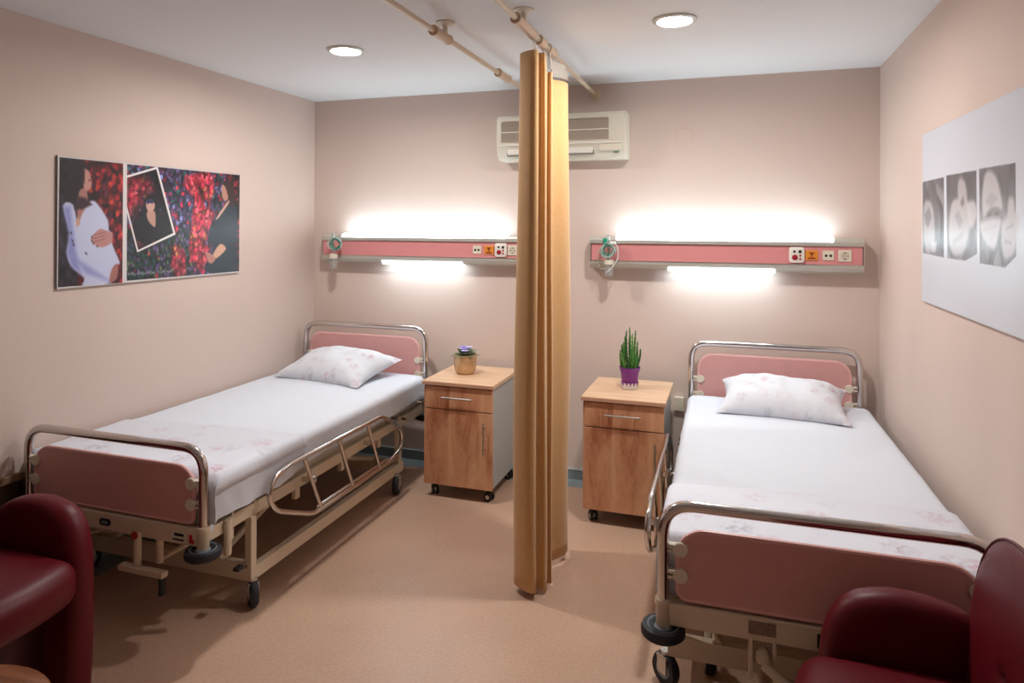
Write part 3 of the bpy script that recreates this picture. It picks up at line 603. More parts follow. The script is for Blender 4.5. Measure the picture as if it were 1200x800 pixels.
def make_bed(loc, rz, s, label, left):
    """origin on the floor under the middle of the foot end; s = side of the hanging guard rail"""
    t = thing('hospital_bed', label, 'bed', loc, rz, 'hospital beds')
    # chrome end hoops
    for nm, y, z0, z1 in (('foot_hoop', 0.0, 0.44, 0.775), ('head_hoop', BL, 0.44, 0.962)):
        MB().tube(fillet([(-HW, y, z0), (-HW, y, z1), (HW, y, z1), (HW, y, z0)], 0.10, 8), 0.0185, 16).build(nm, M_chrome, t, True)
        for sx in (-1, 1):
            c = MB().lathe([(0.0185, 0.47), (0.0255, 0.47), (0.0265, 0.462), (0.0265, 0.452), (0.0235, 0.448), (0.0235, 0.335), (0.02, 0.332)], (sx*HW, y, 0), 20).build('post_socket', M_cream, t, True)
            b = MB().lathe([(0.030, 0.350), (0.062, 0.350), (0.070, 0.357), (0.071, 0.372), (0.066, 0.383), (0.050, 0.385), (0.030, 0.380)], (sx*HW, y, 0), 32, cap=False).build('bumper_wheel', M_black, t, True)
            MB().lathe([(0.022, 0.385), (0.030, 0.378), (0.046, 0.384), (0.050, 0.388), (0.052, 0.384), (0.050, 0.352), (0.022, 0.352)], (sx*HW, y, 0), 32, cap=False).build('bumper_hub', M_grey, b, True)
    for nm, y, z0, z1, rr in (('foot_board', 0.0, 0.478, 0.697, 0.085), ('head_board', BL, 0.60, 0.893, 0.085)):
        p = MB().prism(rrect(-HW+0.047, HW-0.047, z0, z1, rr, 0.03, 8), y-0.008, y+0.008, 'Y').build(nm, M_pink, t)
        q = MB().tube([(a, y, b) for a, b in rrect(-HW+0.047, HW-0.047, z0, z1, rr, 0.03, 8)], 0.0095, 8, True); q.build('edge_band', M_pinkedge, p, True)
        for sx in (-1, 1):
            for z in ((0.553, 0.636) if y == 0 else (0.745, 0.65)):
                k = MB(); k.lathe([(0.024, -0.008), (0.024, -0.014), (0.021, -0.017)], (sx*(HW-0.055), y, z), 22, 'Y')
                k.box(min(sx*(HW-0.055), sx*(HW-0.012)), max(sx*(HW-0.055), sx*(HW-0.012)), y-0.012, y+0.012, z-0.014, z-0.004, 0.002)
                k.box(min(sx*(HW-0.055), sx*(HW-0.012)), max(sx*(HW-0.055), sx*(HW-0.012)), y-0.012, y+0.012, z+0.004, z+0.014, 0.002)
                k.build('board_clamp', M_offwhite, t, True)
    # main frame
    MB().box(-HW+0.02, HW-0.02, -0.016, 0.016, 0.392, 0.462, 0.004).build('foot_crossbar', M_cream, t)
    MB().box(-HW+0.02, HW-0.02, BL-0.016, BL+0.016, 0.392, 0.462, 0.004).build('head_crossbar', M_cream, t)
    for sx in (-1, 1):
        MB().box(sx*(HW-0.02)-0.014, sx*(HW-0.02)+0.014, 0.014, BL-0.014, 0.392, 0.447, 0.003).build('side_rail', M_cream, t)
        for y in (0.16, 0.62, 1.02, 1.42):
            MB().box(sx*(HW-0.03)-0.012, sx*(HW-0.03)+0.012, y, y+0.035, 0.335, 0.395, 0.004).build('rail_tab', M_cream, t)
    deck = MB()
    deck.box(-0.43, 0.43, 0.05, BL-0.04, 0.445, 0.455)
    deck.build('mattress_deck', M_cream, t)
    # inner mattress support profile, seen behind the guard rail
    for sx in (-1, 1):
        MB().box(sx*0.425-0.012, sx*0.425+0.012, 0.3, BL-0.1, 0.40, 0.49, 0.003).build('support_profile', M_cream, t)
    # chassis
    CX = HW-0.012
    for sx in (-1, 1):
        MB().box(sx*CX-0.018, sx*CX+0.018, 0.275, 1.70, 0.112, 0.170, 0.003).build('chassis_rail', M_cream, t)
        for y in (0.293, 1.66):
            MB().box(sx*CX-0.017, sx*CX+0.017, y-0.018, y+0.018, 0.168, 0.394, 0.003).build('chassis_post', M_cream, t)
    for y in (0.293, 1.66):
        MB().box(-CX, CX, y-0.018, y+0.018, 0.112, 0.186, 0.003).build('chassis_crossbar', M_cream, t)
    for sx in (-1, 1):
        caster('caster', sx*0.478, 0.293, t, ang=0.85 if sx*s > 0 else -0.3)
        caster('caster', sx*0.49, 1.60, t, ang=0.25)
        if sx == s: MB().box(sx*0.478-0.03, sx*0.478+0.0, 0.20, 0.24, 0.19, 0.205, 0.004).build('brake_pedal', M_black, t)
    # lifting linkage
    for sx in (-1, 1):
        MB().tube([(sx*0.30, 0.28, 0.19), (sx*0.30, 0.95, 0.40)], 0.016, 10).build('lifting_arm', M_cream, t, True)
        MB().tube([(sx*0.30, 1.62, 0.19), (sx*0.30, 1.0, 0.40)], 0.016, 10).build('lifting_arm', M_cream, t, True)
    MB().tube([(-0.42, 0.97, 0.40), (0.42, 0.97, 0.40)], 0.018, 10).build('lifting_shaft', M_cream, t, True)
    MB().tube([(0.0, 0.10, 0.36), (0.0, 0.9, 0.36)], 0.02, 10).build('crank_shaft', M_cream, t, True)
    # guard rail, lowered
    gx = s*(HW+(0.055 if left else 0.092))
    K = [(1.33, 0.560), (1.52, 0.455), (1.585, 0.385), (1.57, 0.300), (1.42, 0.262), (0.66, 0.262), (0.38, 0.385), (0.325, 0.46), (0.345, 0.53), (0.44, 0.565)]
    yo, zo = (0, 0) if left else (0.08, 0.015)
    gr_ = [Vector((gx, y+yo, z+zo)) for y, z in K]
    pts = []
    for i in range(len(gr_)):
        a = gr_[i-1]-gr_[i]; b = gr_[(i+1) % len(gr_)]-gr_[i]; d = min(0.05, a.length*0.45, b.length*0.45)
        p0, p1 = gr_[i]+a.normalized()*d, gr_[i]+b.normalized()*d
        for k in range(5):
            q = k/4; pts.append(p0*(1-q)**2+gr_[i]*2*q*(1-q)+p1*q*q)
    g_ = MB().tube(pts, 0.0125, 12, True).build('guard_rail', M_chrome, t, True)
    MB().tube([(gx, 1.40+yo, 0.285+zo), (gx, 0.68+yo, 0.285+zo)], 0.009, 10).build('guard_bar', M_chrome, g_, True)
    for y0, y1 in ((0.585, 0.72), (0.88, 1.015), (1.17, 1.305)):
        MB().tube([(gx, y0+yo, 0.555+zo), (gx, y1+yo, 0.27+zo)], 0.0105, 10).build('guard_slat', M_chrome, g_, True)
    for y in (0.66, 1.24):
        b = MB().box(min(gx+s*0.012, s*(HW-0.01)), max(gx+s*0.012, s*(HW-0.01)), y-0.010, y+0.010, 0.415, 0.437, 0.003)
        b.lathe([(0.019, -0.012), (0.019, 0.012)], (gx-s*0.012, y, 0.426), 14, 'Y')
        b.build('guard_bracket', M_chrome, t, True)
    kb = MB().tube([(s*(HW-0.02), 1.60, 0.46), (s*(HW+0.02), 1.60, 0.47), (s*(HW+0.03), 1.62, 0.47)], 0.008, 8); kb.lathe([(0.018, -0.02), (0.022, 0.0), (0.018, 0.02)], (s*(HW-0.0), 1.57, 0.465), 14, 'X')
    kb.build('release_lever', M_chrome, t, True)
    MB().tube([(s*(HW+0.01), 1.64, 0.462), (s*(HW+0.05), 1.64, 0.455)], 0.008, 8).build('lever_grip', M_dark, t, True)
    # sheet-holding wire and drip-stand sleeve on the guarded side
    MB().tube(fillet([(s*(HW+0.0), 0.16, 0.445), (s*(HW+0.01), 0.17, 0.51), (s*(HW+0.01), 0.29, 0.51), (s*(HW+0.0), 0.30, 0.445)], 0.02), 0.004, 8).build('sheet_holder', M_chrome, t, True)
    MB().lathe([(0.014, 0.30), (0.016, 0.31), (0.017, 0.44), (0.014, 0.445)], (s*(HW+0.006), 0.13, 0), 14).build('drip_stand_sleeve', M_cream, t, True)
    # foot-end hardware
    if left:
        MB().prism(rrect(-0.045, 0.015, 0.412, 0.440, 0.012), -0.019, -0.015, 'Y').build('slot_plate', M_dark, t)
        MB().box(-0.030, 0.0, -0.022, -0.018, 0.421, 0.430).build('slot_plate_mark', M_grey, t)
        MB().box(0.338, 0.412, -0.019, -0.015, 0.402, 0.440).build('name_plate', M_offwhite, t)
        q = MB().box(0.352, 0.398, -0.021, -0.018, 0.426, 0.436); q.box(0.345, 0.398, -0.021, -0.018, 0.408, 0.414); q.build('plate_print', M_dark, t)
        MB().prism([(0.425, 0.405), (0.447, 0.405), (0.447, 0.417), (0.439, 0.417), (0.437, 0.437), (0.425, 0.437)], -0.019, -0.015, 'Y').build('red_marker', mat('red_sticker', '#c01f2c', 0.5), t)
        for x in (0.165, 0.228): MB().tube([(x, -0.02 if x < 0.2 else 0.03, 0.41 if x < .2 else .40), (x, -0.02 if x < .2 else 0.03, 0.275)], 0.015, 12).build('crank_tube', M_cream, t, True)
        MB().lathe([(0.016, -0.0), (0.016, -0.006)], (0.165, -0.034, 0.405), 16, 'Y').build('crank_cap', mat('red_cap', '#a8362c', 0.5), t)
        c = MB().box(0.085, 0.315, -0.045, -0.012, 0.254, 0.277, 0.004).build('crank_handle', M_cream, t)
        MB().tube([(0.300, -0.03, 0.262), (0.303, -0.03, 0.185)], [0.012, 0.014], 12).build('crank_grip', M_black, c, True)
        MB().tube([(-0.33, 0.02, 0.262), (-0.12, -0.02, 0.262)], 0.012, 10).build('crank_handle', M_cream, t, True)
        MB().tube([(-0.12, -0.02, 0.27), (-0.115, -0.02, 0.16)], [0.013, 0.016], 12).build('crank_grip', M_black, t, True)
        MB().tube([(0.18, 0.06, 0.26), (0.40, 0.20, 0.385)], 0.012, 10).build('lifting_link', M_cream, t, True)
        MB().tube([(-0.36, 0.1, 0.26), (0.02, 0.16, 0.385)], 0.014, 10).build('lifting_link', M_cream, t, True)
    else:
        mp_ = mat('plate_brown', '#8a6f62', 0.5, vary=0.3, vscale=120)
        MB().box(-0.205, -0.125, -0.019, -0.015, 0.413, 0.452).build('type_plate', mp_, t)
        MB().box(-0.01, 0.075, -0.020, -0.015, 0.405, 0.446).build('name_plate', M_dark, t)
        MB().box(0.005, 0.06, -0.022, -0.019, 0.423, 0.432).build('plate_print', M_grey, t)
        for x in (-0.198, -0.130): MB().box(x-0.006, x+0.006, -0.02, 0.04, 0.275, 0.40, 0.002).build('crank_bracket', M_cream, t)
        MB().box(-0.19, -0.138, 0.01, 0.03, 0.31, 0.40, 0.002).build('bracket_web', M_cream, t)
        MB().lathe([(0.010, -0.045), (0.018, -0.042), (0.020, -0.028), (0.018, 0.0), (0.018, 0.03)], (-0.164, 0, 0.350), 18, 'Y').build('crank_hub', M_cream, t, True)
        MB().tube([(-0.164, -0.02, 0.325), (-0.162, -0.045, 0.33)], 0.015, 12).build('crank_joint', M_chrome, t, True)
        c = MB().tube([(-0.165, -0.035, 0.335), (-0.065, -0.06, 0.275)], 0.014, 12).build('crank_handle', M_cream, t, True)
        MB().tube([(-0.065, -0.06, 0.275), (-0.025, -0.068, 0.250)], [0.014, 0.016], 12).build('crank_grip', M_black, c, True)
        MB().tube([(-0.327, 0.33, 0.12), (-0.327, 0.33, 0.40)], 0.017, 14).build('pale_column', M_white, t, True)  # plain upright pale column under the foot end
        caster('support_caster', -0.327, 0.40, t, r=0.03, top=0.112, ang=0.3)
    return t
LB = ((0.530, -2.200, 0), 0.0); RB = ((3.256, -2.130, 0), math.radians(0.8))
make_bed(*LB, 1, 'chrome-hooped hospital bed with pink end boards along the left wall', True)
HW = 0.465
make_bed(*RB, -1, 'chrome-hooped hospital bed with pink end boards along the right wall', False)

def in_bed(o, B): o.location = B[0]; o.rotation_euler = (0, 0, B[1]); return o
def mattress(B, side, lbl):
    mb = softbox((-0.455, 0.035, 0.458), (0.455, 1.985, 0.600), 0.03, 0.12)
    return tag(in_bed(mb.build('mattress', mat('mattress_'+side, '#cfcdc8', 0.8), None, True), B), lbl, 'mattress', 'bed mattresses')
mattress(LB, 'a', 'pale mattress under the white sheet of the left bed'); mattress(RB, 'b', 'pale mattress under the white sheet of the right bed')
def sheet(B, sd, lbl, s):
    """a fitted sheet: rounded top, sides hanging with soft creases"""
    nu, nv = 64, 110; mb = MB(); rows = []
    for j in range(nv+1):
        v = j/nv; y = 0.030+1.965*v; row = []
        endround = min(1, min(v, 1-v)/0.022)
        drop_end = 0.045*(1-math.sin(endround*PI/2))
        for i in range(nu+1):
            u = i/nu*2-1; au = abs(u); sg = 1 if u >= 0 else -1; X = 0.508 if s > 0 or sg > 0 else 0.480
            # arc length split: top 0.70, shoulder 0.12, drape 0.18
            if au < 0.74: x = au/0.74*(X-0.035); z = 0.655; out = 0
            elif au < 0.84:
                a = (au-0.74)/0.10*PI/2; x = X-0.035+0.035*math.sin(a); z = 0.655-0.035*(1-math.cos(a)); out = 0.4*(au-0.74)/0.10
            else:
                f = (au-0.84)/0.16; x = X-0.008*f; z = 0.62-(0.145 if sg != s else 0.145-0.035*min(1, max(0, v-0.2)*8))*f; out = 0.5+f*0.5
            yy = y
            q = Vector((sg*x*6, y*5, sd)); q2 = Vector((sg*x*2, y*11, sd+4))
            crown = 0.010*(1-(x/X)**2)
            z += crown-drop_end*1.0
            z += 0.004*noise.noise(q)*(1-out)+0.0015*noise.noise(q*3)
            hang = out*(0.010*noise.noise(Vector((y*7, z*9, sd)))+0.005*noise.noise(Vector((y*19+z*11, z*6, sd+2))))
            if sg == s:
                z -= out*0.010*noise.noise(Vector((y*3, 1, sd)))
                hang += out*0.006*noise.noise(Vector((y*14-z*20, z*14, sd+8)))
            taper = 0.0 if endround >= 1 else 0.012*(1-endround)
            x2 = x-taper+hang
            lim = 0.514 if s != sg else 0.53
            row.append(mb.bm.verts.new((sg*max(0, min(x2, lim)) if x > 0.001 else 0.0, yy, z)))
        rows.append(row)
    for j in range(nv):
        for i in range(nu): mb.bm.faces.new((rows[j][i], rows[j][i+1], rows[j+1][i+1], rows[j+1][i]))
    # end flaps
    for jj, dy in ((0, -1), (nv, 1)):
        base = rows[jj]; prev = base
        for k in range(1, 5):
            cur = [mb.bm.verts.new((v_.co.x*(1.0), v_.co.y+dy*(0.006 if k < 3 else 0.004)*(1 if k < 2 else 0)+0.003*noise.noise(v_.co*20), max(0.475, v_.co.z-(v_.co.z-0.475)*k/4))) for v_ in base]
            for i in range(nu): mb.bm.faces.new((prev[i], prev[i+1], cur[i+1], cur[i]))
            prev = cur
    bmesh.ops.remove_doubles(mb.bm, verts=mb.bm.verts, dist=1e-5)
    o = mb.build('bed_sheet', M_sheet, None, True, 75)
    return tag(in_bed(o, B), lbl, 'sheet', 'white bed sheets')
sheet(LB, 1, 'smooth white sheet covering the mattress of the left bed', 1)
sheet(RB, 21, 'smooth white sheet covering the mattress of the right bed', -1)
def foot_cover(B, sd, lbl, s, y1a, y1b, hang):
    """floral cover folded over the foot of the mattress"""
    nu, nv = 50, 40; mb = MB(); rows = []
    for j in range(nv+1):
        v = j/nv; row = []
        for i in range(nu+1):
            u = i/nu*2-1
            yend = y1a+(y1b-y1a)*(u*0.5+0.5)+0.02*noise.noise(Vector((u*2, 0, sd)))
            y = 0.024+(yend-0.024)*v
            au = abs(u); sg = 1 if u >= 0 else -1; X = 0.516 if s > 0 or sg > 0 else 0.486
            f = 0
            if au < 0.84: x = au/0.84*(X-0.03); z = 0.661
            elif au < 0.94: a = (au-0.84)/0.10*PI/2; x = X-0.03+0.03*math.sin(a); z = 0.661-0.03*(1-math.cos(a))
            else: f = (au-0.94)/0.06; x = X+0.002*f; z = 0.631-(hang if sg == s else 0.04)*f
            z += 0.010*(1-(min(x, X)/X)**2)+0.003*noise.noise(Vector((sg*x*5, y*7, sd)))+0.002*noise.noise(Vector((sg*x*14, y*9, sd)))
            er = min(1, v*nv/2.0); z -= 0.03*(1-math.sin(er*PI/2)) if f == 0 else 0
            lim = 0.517 if s != sg else 0.54
            row.append(mb.bm.verts.new((sg*min(x+(0.006*noise.noise(Vector((y*12, z*8, sd))) if f > 0 else 0), lim), y, z)))
        rows.append(row)
    for j in range(nv):
        for i in range(nu): mb.bm.faces.new((rows[j][i], rows[j][i+1], rows[j+1][i+1], rows[j+1][i]))
    prev = rows[0]
    for k in range(1, 6):
        cur = [mb.bm.verts.new((v_.co.x, v_.co.y-0.004*(k < 3)+0.004*noise.noise(Vector((v_.co.x*18, k*.3, sd))), max(0.472, v_.co.z-(v_.co.z-0.472)*k/5))) for v_ in rows[0]]
        for i in range(nu): mb.bm.faces.new((prev[i], prev[i+1], cur[i+1], cur[i]))
        prev = cur
    o = mb.build('foot_cover', M_floral, None, True, 75); md = o.modifiers.new('thick', 'SOLIDIFY'); md.thickness = 0.003; md.offset = 1
    return tag(in_bed(o, B), lbl, 'bed cover', 'floral covers over the bed foot ends')
foot_cover(LB, 3, 'white floral cover folded over the foot end of the left bed', 1, 0.50, 0.62, 0.03)
foot_cover(RB, 9, 'white floral cover folded over the foot end of the right bed', -1, 0.48, 0.50, 0.06)

def pillow(loc, rz, tilt, w, d, th, sd, lbl):
    nu, nv = 44, 34; mb = MB(); top = []; bot = []
    for j in range(nv+1):
        T_, B_ = [], []
        for i in range(nu+1):
            u, v = i/nu*2-1, j/nv*2-1
            h = th*((1-abs(u)**3.0)**0.55)*((1-abs(v)**2.6)**0.55)
            pin = 1+0.07*(abs(u)*abs(v))**2-0.05*(abs(u)**2*(1-v*v)+abs(v)**2*(1-u*u))
            x, y = u*w/2*pin, v*d/2*pin
            wr = 0.016*noise.noise(Vector((x*7, y*7, sd)))+0.007*noise.noise(Vector((x*18, y*16, sd)))
            k = min(1, h/0.03)
            edge = i in (0, nu) or j in (0, nv)
            a = mb.bm.verts.new((x, y, h*0.72+wr*k+0.045+0.008*noise.noise(Vector((x*9, y*9, sd+3)))*(1-k)))
            T_.append(a)
            B_.append(a if edge else mb.bm.verts.new((x, y, 0.045-min(h*0.35, 0.042))))
        top.append(T_); bot.append(B_)
    for j in range(nv):
        for i in range(nu):
            mb.bm.faces.new((top[j][i], top[j][i+1], top[j+1][i+1], top[j+1][i]))
            try: mb.bm.faces.new((bot[j][i], bot[j+1][i], bot[j+1][i+1], bot[j][i+1]))
            except ValueError: pass
    o = mb.build('pillow', M_pillow, None, True, 80)
    o.location = loc; o.rotation_euler = (tilt, 0, rz)
    return tag(o, lbl, 'pillow', 'floral pillows at the bed heads')
pillow((0.505, -0.44, 0.672), math.radians(-9), math.radians(12), 0.66, 0.44, 0.160, 2, 'plump white floral pillow at the head of the left bed')
pillow((3.262, -0.385, 0.674), math.radians(-4), math.radians(13), 0.62, 0.38, 0.160, 7, 'plump white floral pillow at the head of the right bed')

# ---------------------------------------------------------------- bedside cabinets
def cabinet(x0, y0, label):
    t = thing('bedside_cabinet', label, 'cabinet', (x0, y0, 0), 0, 'wooden bedside cabinets')
    w, d = 0.45, 0.50; zt = 0.715
    MB().box(0.008, w-0.008, 0.02, d, 0.082, 0.690, 0.002).build('carcass', M_carcass, t)
    top = MB().box(-0.008, w+0.008, -0.012, d+0.005, 0.690, zt, 0.004, 3).build('worktop', M_oaktop, t)
    MB().box(-0.0085, w+0.0085, -0.0135, -0.010, 0.692, zt-0.004, 0.001).build('edge_band', M_edge, top)
    dr = MB().box(0.002, w-0.002, 0, 0.019, 0.548, 0.683, 0.0015).build('drawer', M_oak, t)
    dh = MB().tube([(0.125, -0.026, 0.622), (0.325, -0.026, 0.622)], 0.006, 12)
    for x in (0.155, 0.295): dh.tube([(x, 0.002, 0.622), (x, -0.026, 0.622)], 0.004, 8)
    dh.build('handle', M_steel, dr, True)
    do = MB().box(0.002, w-0.002, 0, 0.019, 0.082, 0.542, 0.0015).build('door', M_oak, t)
    dh = MB().tube([(w-0.048, -0.026, 0.30), (w-0.048, -0.026, 0.49)], 0.006, 12)
    for z in (0.33, 0.46): dh.tube([(w-0.048, 0.002, z), (w-0.048, -0.026, z)], 0.004, 8)
    dh.build('handle', M_steel, do, True)
    for x in (0.05, w-0.04):
        for y in (0.06, d-0.06):
            M = Matrix.Translation((x, y, 0)) @ Matrix.Rotation(0.5+x*2, 4, 'Z')
            mb = MB(); mb.lathe([(0.010, 0.05), (0.010, 0.084)], n=12); mb.box(-0.020, 0.020, -0.018, 0.018, 0.040, 0.056, 0.006)
            bmesh.ops.transform(mb.bm, matrix=M, verts=mb.bm.verts); f = mb.build('caster', M_dark, t, True)
            for sx in (-0.014, 0.014):
                mb = MB(); mb.lathe([(0.014, -0.008), (0.026, -0.007), (0.026, 0.007), (0.014, 0.008)], (sx, 0, 0.026), 20, 'X')
                bmesh.ops.transform(mb.bm, matrix=M, verts=mb.bm.verts); mb.build('wheel', M_dark, f, True)
                mb = MB(); mb.lathe([(0.004, -0.009), (0.013, -0.0085), (0.013, 0.0085), (0.004, 0.009)], (sx, 0, 0.026), 16, 'X')
                bmesh.ops.transform(mb.bm, matrix=M, verts=mb.bm.verts); mb.build('wheel_cap', M_steel, f, True)
    return t
cabinet(1.192, -0.575, 'wooden bedside cabinet on casters beside the left bed, gold flowerpot on top')
cabinet(2.202, -0.632, 'wooden bedside cabinet on casters beside the right bed, purple pot on top')

# ---------------------------------------------------------------- potted plants
def leaf_mb(L_, w, curl, n=6, round_=1.0):
    mb = MB(); rows = []
    for j in range(n+1):
        f = j/n; ww = w*math.sin(PI*min(0.999, f**round_*0.92+0.06))
        y = L_*f; z = curl*f*f*L_
        rows.append([mb.bm.verts.new((-ww, y, z+0.18*ww)), mb.bm.verts.new((0, y, z)), mb.bm.verts.new((ww, y, z+0.18*ww))])
    for a, b in zip(rows, rows[1:]):
        for k in range(2): mb.bm.faces.new((a[k], a[k+1], b[k+1], b[k]))
    return mb
vp = thing('potted_violet', 'small violet with purple flowers in a shiny gold pot on the left cabinet', 'potted plant', (1.360, -0.315, 0.7155)); vp.scale = (1.42, 1.42, 1.18)
MB().lathe([(0.038, 0), (0.042, 0.004), (0.048, 0.02), (0.0515, 0.045), (0.0525, 0.08), (0.053, 0.103), (0.050, 0.104), (0.048, 0.09), (0.02, 0.088)], n=36).build('pot', mat('gold_glaze', '#c2a077', 0.25, 0.3, vary=0.2, vscale=25, coat=0.5), vp, True)
MB().lathe([(0.049, 0.085), (0.048, 0.094), (0.01, 0.096)], n=24).build('soil', mat('soil', '#2a1a12', 0.95, bump=1, bscale=120), vp, True)
lm = [mat('violet_leaf_%s' % c[0], c[1], 0.55, bump=0.4, bscale=90, vary=0.2, vscale=40) for c in (('a', '#55683f'), ('b', '#7d8a62'), ('c', '#3c4f33'))]
for k in range(17):
    a = k*2.4+0.3; ring = k % 3
    o = leaf_mb((0.056, 0.048, 0.034)[ring], 0.017, (-0.10, 0.0, 0.1)[ring], round_=0.75).build('leaf', lm[k % 3], vp, True, 80)
    o.location = (0.012*math.sin(-a), 0.012*math.cos(a), 0.100+0.006*ring); o.rotation_euler = ((0.10, 0.28, 0.5)[ring], 0, a)
    o.modifiers.new('t', 'SOLIDIFY').thickness = 0.0015
fm = [mat('violet_petal', '#8f7fd0', 0.5), mat('pale_petal', '#c3baf0', 0.5)]
for k, (x, y, z) in enumerate(((0.0, -0.012, 0.135), (0.018, 0.004, 0.142), (-0.016, 0.01, 0.140), (0.008, -0.026, 0.128))):
    mb = MB()
    for q in range(5):
        a = q*2*PI/5
        c = Vector((x+0.009*math.cos(a), y+0.009*math.sin(a)-0.002, z+0.002))
        b = bmesh.new(); bmesh.ops.create_uvsphere(b, u_segments=10, v_segments=6, radius=0.008); bmesh.ops.scale(b, vec=(1, 1, 0.35), verts=b.verts); bmesh.ops.translate(b, vec=c, verts=b.verts); mb.merge(b)
    mb.lathe([(0.0015, 0.096-z), (0.0015, 0.0)], (x*0.6, y*0.6, z), 6)
    mb.build('flower', fm[k % 2 if k else 0], vp, True)
cp = thing('potted_cactus', 'tall spiky green cactus in a purple and white pot on the right cabinet', 'potted plant', (2.428, -0.375, 0.7155))
MB().lathe([(0.043, 0.03), (0.046, 0.034), (0.053, 0.095), (0.058, 0.110), (0.060, 0.122), (0.056, 0.124), (0.050, 0.105), (0.01, 0.102)], n=36, cap=False).build('pot', mat('purple_pot', '#7c2f8a', 0.4, vary=0.1, vscale=30), cp, True)
MB().lathe([(0.042, 0), (0.046, 0.003), (0.0495, 0.036), (0.042, 0.040), (0.01, 0.040)], n=36).build('pot_base', mat('white_pot', '#d9d5cf', 0.45), cp, True)
for q in range(14):
    a = q*2*PI/14; u, v = (math.cos(a), math.sin(a)); tt = Vector((-v, u, 0))
    mb = MB(); p = Vector((u*0.0512, v*0.0512, 0.042))
    mb.add([p+tt*0.0085, p-tt*0.0085, p+Vector((-u*.001, -v*.001, -0.022)), p*0.96+tt*0.008, p*0.96-tt*0.008, p*0.96+Vector((0, 0, -0.02))], [(0, 1, 2), (3, 5, 4), (0, 3, 4, 1), (1, 4, 5, 2), (2, 5, 3, 0)])
    mb.build('pot_scallop', bpy.data.materials['purple_pot'], cp)
for q in range(18):
    a = q*2*PI/18
    mb = MB(); mb.box(-0.004, 0.004, -0.002, 0.002, 0.116, 0.130, 0.001, 1, Matrix.Rotation(a, 4, 'Z') @ Matrix.Translation((0, 0.059, 0)))
    mb.build('rim_tooth', bpy.data.materials['purple_pot'], cp)
MB().lathe([(0.05, 0.10), (0.05, 0.108), (0.01, 0.11)], n=20).build('soil', bpy.data.materials['soil'], cp, True)
gm_ = [mat('cactus_a', '#3f7a2c', 0.55, vary=0.15, vscale=60), mat('cactus_b', '#5c8f38', 0.55, vary=0.15, vscale=60), mat('cactus_c', '#2c5c24', 0.55, vary=0.15, vscale=60)]
rnd = random.Random(11)
stems = [(0.0, 0.0, 0.255), (0.014, -0.006, 0.22), (-0.015, 0.0, 0.235), (0.022, 0.012, 0.235), (-0.026, 0.01, 0.20), (-0.03, -0.012, 0.155), (0.03, -0.01, 0.15), (0.01, 0.02, 0.21), (-0.01, -0.02, 0.18), (0.012, -0.026, 0.15), (-0.038, 0.0, 0.12), (0.037, 0.01, 0.13), (0.025, -0.024, 0.10), (-0.024, -0.026, 0.11), (-0.005, 0.03, 0.19), (0.03, 0.026, 0.17), (-0.03, 0.024, 0.16), (0.0, -0.034, 0.09)]
for k, (x, y, h) in enumerate(stems):
    lean = 1.0 + h*2.2
    mb = MB(); n = 9; pts = []; rs = []
    for i in range(n+1):
        f = i/n; bow = 1+0.9*math.sin(f*PI/2)*(0.6 if h < 0.17 else 0.35)
        pts.append(Vector((x*bow+0.003*math.sin(k+f*4), y*bow, 0.10+h*f))); rs.append(0.0062*(1-0.55*f**2)*(1.0+0.22*(i % 2)))
    pts.append(pts[-1]+Vector((0, 0, 0.006))); rs.append(0.0008)
    mb.tube(pts, rs, 7)
    for i in range(1, n):
        for s_ in range(4):
            a = s_*PI/2+i*0.8+k; c = pts[i]; r = rs[i]
            d = Vector((math.cos(a), math.sin(a), 0.5)); tq = Vector((-math.sin(a), math.cos(a), 0))*0.0022
            mb.add([c+d*r*0.7+tq, c+d*r*0.7-tq, c+d*(r+0.0065)+Vector((0, 0, 0.004)), c+d*r*0.7+Vector((0, 0, 0.005))], [(0, 1, 2), (1, 3, 2), (3, 0, 2)])
    mb.build('stem', gm_[k % 3], cp, False)

# ---------------------------------------------------------------- armchairs and side table
def arm_mesh(prof, y0, y1, R):
    """padded panel: the outline is drawn in towards both faces along a quarter circle"""
    n = len(prof); mb = MB()
    nor = []
    for i in range(n):
        a = Vector(prof[max(i-1, 0)]); b = Vector(prof[min(i+1, n-1)]); d = (b-a).normalized(); nor.append(Vector((-d.y, d.x)))
    def ring(ins, y):
        return [mb.bm.verts.new((prof[i][0]+nor[i].x*ins, y, max(0.0, prof[i][1]+nor[i].y*ins))) for i in range(n)]
    K = 6; rings = []
    for k in range(K+1):
        a = PI/2*k/K; rings.append(ring(R*(1-math.sin(a)), y0+R*(1-math.cos(a))))
    for k in range(K, -1, -1):
        a = PI/2*k/K; rings.append(ring(R*(1-math.sin(a)), y1-R*(1-math.cos(a))))
    for A, B in zip(rings, rings[1:]):
        for i in range(n): mb.bm.faces.new((A[i], A[(i+1) % n], B[(i+1) % n], B[i]))
    mb.bm.faces.new(rings[0]); mb.bm.faces.new(rings[-1][::-1])
    return mb
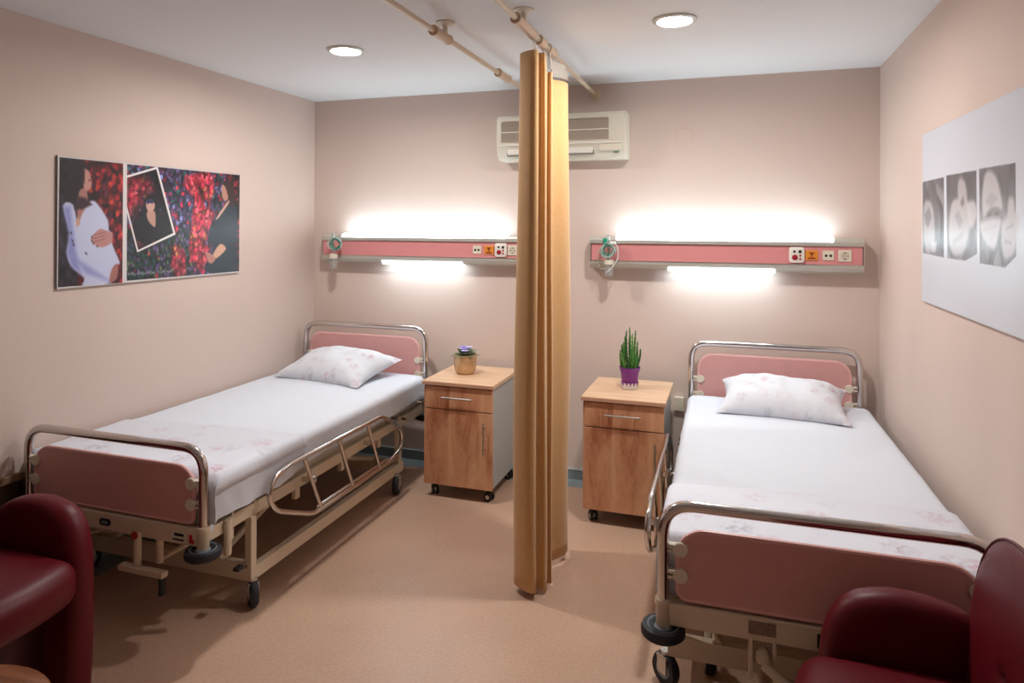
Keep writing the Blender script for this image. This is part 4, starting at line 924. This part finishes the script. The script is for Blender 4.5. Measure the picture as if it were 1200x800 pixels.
def armchair(loc, rz, label, recline=0.0):
    """tub armchair facing +x; panel arms on both sides, rounded back cushion"""
    t = thing('armchair', label, 'armchair', loc, rz, 'burgundy leather armchairs')
    prof = [(p.x, p.y) for p in spline([(0.262, 0.0, 0), (0.272, 0.20, 0), (0.272, 0.42, 0), (0.255, 0.56, 0), (0.205, 0.645, 0), (0.12, 0.678, 0), (0.02, 0.680, 0), (-0.08, 0.655, 0), (-0.16, 0.60, 0), (-0.22, 0.52, 0), (-0.26, 0.38, 0), (-0.27, 0.2, 0), (-0.27, 0.0, 0)], 4)]
    for s in (-1, 1):
        y0, y1 = (0.235, 0.335) if s > 0 else (-0.335, -0.235)
        arm_mesh(prof, y0, y1, 0.044).build('arm', M_leather, t, True, 60)
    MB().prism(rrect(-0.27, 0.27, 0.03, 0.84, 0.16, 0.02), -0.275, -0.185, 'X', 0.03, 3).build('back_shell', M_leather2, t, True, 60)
    # back cushion: domed, round-cornered
    nu, nv = 26, 26; mb = MB(); F, Bk = [], []
    for j in range(nv+1):
        a_, b_ = [], []
        for i in range(nu+1):
            u, v = i/nu*2-1, j/nv*2-1
            e = 2.7; k = (abs(u)**e+abs(v)**e)**(1/e); m_ = max(abs(u), abs(v)) or 1
            uu, vv = (u*m_/k, v*m_/k) if k > 1e-6 else (0, 0)
            uu, vv = u/max(1e-6, k)*m_, v/max(1e-6, k)*m_
            sq = max(0, 1-m_**2.6)**0.5
            y, z = uu*0.300, 0.655+vv*0.27
            tilt = -(z-0.4)*0.12
            F_ = mb.bm.verts.new((-0.075-recline+0.030*sq+tilt, y, z))
            a_.append(F_); b_.append(F_ if m_ > 0.9999 else mb.bm.verts.new((-0.075-recline-0.095*sq+tilt, y, z)))
        F.append(a_); Bk.append(b_)
    for j in range(nv):
        for i in range(nu):
            mb.bm.faces.new((F[j][i], F[j][i+1], F[j+1][i+1], F[j+1][i]))
            mb.bm.faces.new((Bk[j][i], Bk[j+1][i], Bk[j+1][i+1], Bk[j][i+1]))
    bc = mb.build('back_cushion', M_leather, t, True, 70)
    e = 2.7; pts = []
    for q in range(48):
        a = 2*PI*q/48; c_, s_ = math.cos(a), math.sin(a); k = (abs(c_)**e+abs(s_)**e)**(-1/e)
        z = 0.655+s_*k*0.272; pts.append((-0.075-recline-(z-0.4)*0.12, c_*k*0.302, z))
    MB().tube(pts, 0.004, 6, True).build('piping', M_leather, bc, True)
    # seat cushion with a bowed, rounded front
    def fn(p, a, b, c):
        q = (p.y/0.235); p.x += 0.045*(1-q*q)*a if a > 0.5 else 0
        p.z += 0.012*(1-q*q)*(1-abs(2*a-1)**2) if c > 0.5 else 0
        return p
    softbox((-0.14, -0.235, 0.37), (0.315, 0.235, 0.522), 0.062, 0.022, fn).build('seat_cushion', M_leather, t, True, 75)
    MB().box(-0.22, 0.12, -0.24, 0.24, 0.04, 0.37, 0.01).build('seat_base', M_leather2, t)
    for x in (-0.22, 0.22):
        for y in (-0.285, 0.285):
            MB().lathe([(0.02, -0.0), (0.022, 0.012)], (x, y, 0), 12).build('foot', M_dark, t)
    return t
armchair((0.565, -2.85, 0.0), math.radians(0), 'burgundy leather armchair in the left corner of view, before the foot of the left bed', 0.11)
armchair((3.503, -2.578, 0.0), math.radians(180), 'burgundy leather armchair at the right wall, before the foot of the right bed')
tb = thing('side_table', 'round brown wooden side table in front of the left armchair', 'table', (1.165, -3.26, 0))
MB().lathe([(0.235, 0.425), (0.250, 0.432), (0.252, 0.446), (0.244, 0.452), (0.01, 0.452)], n=48).build('tabletop', M_table, tb, True)
MB().lathe([(0.03, 0.02), (0.03, 0.40), (0.09, 0.428)], n=24).build('pedestal', M_dark, tb, True)
MB().lathe([(0.17, 0.0), (0.17, 0.01), (0.05, 0.028)], n=36).build('base_plate', M_dark, tb, True)
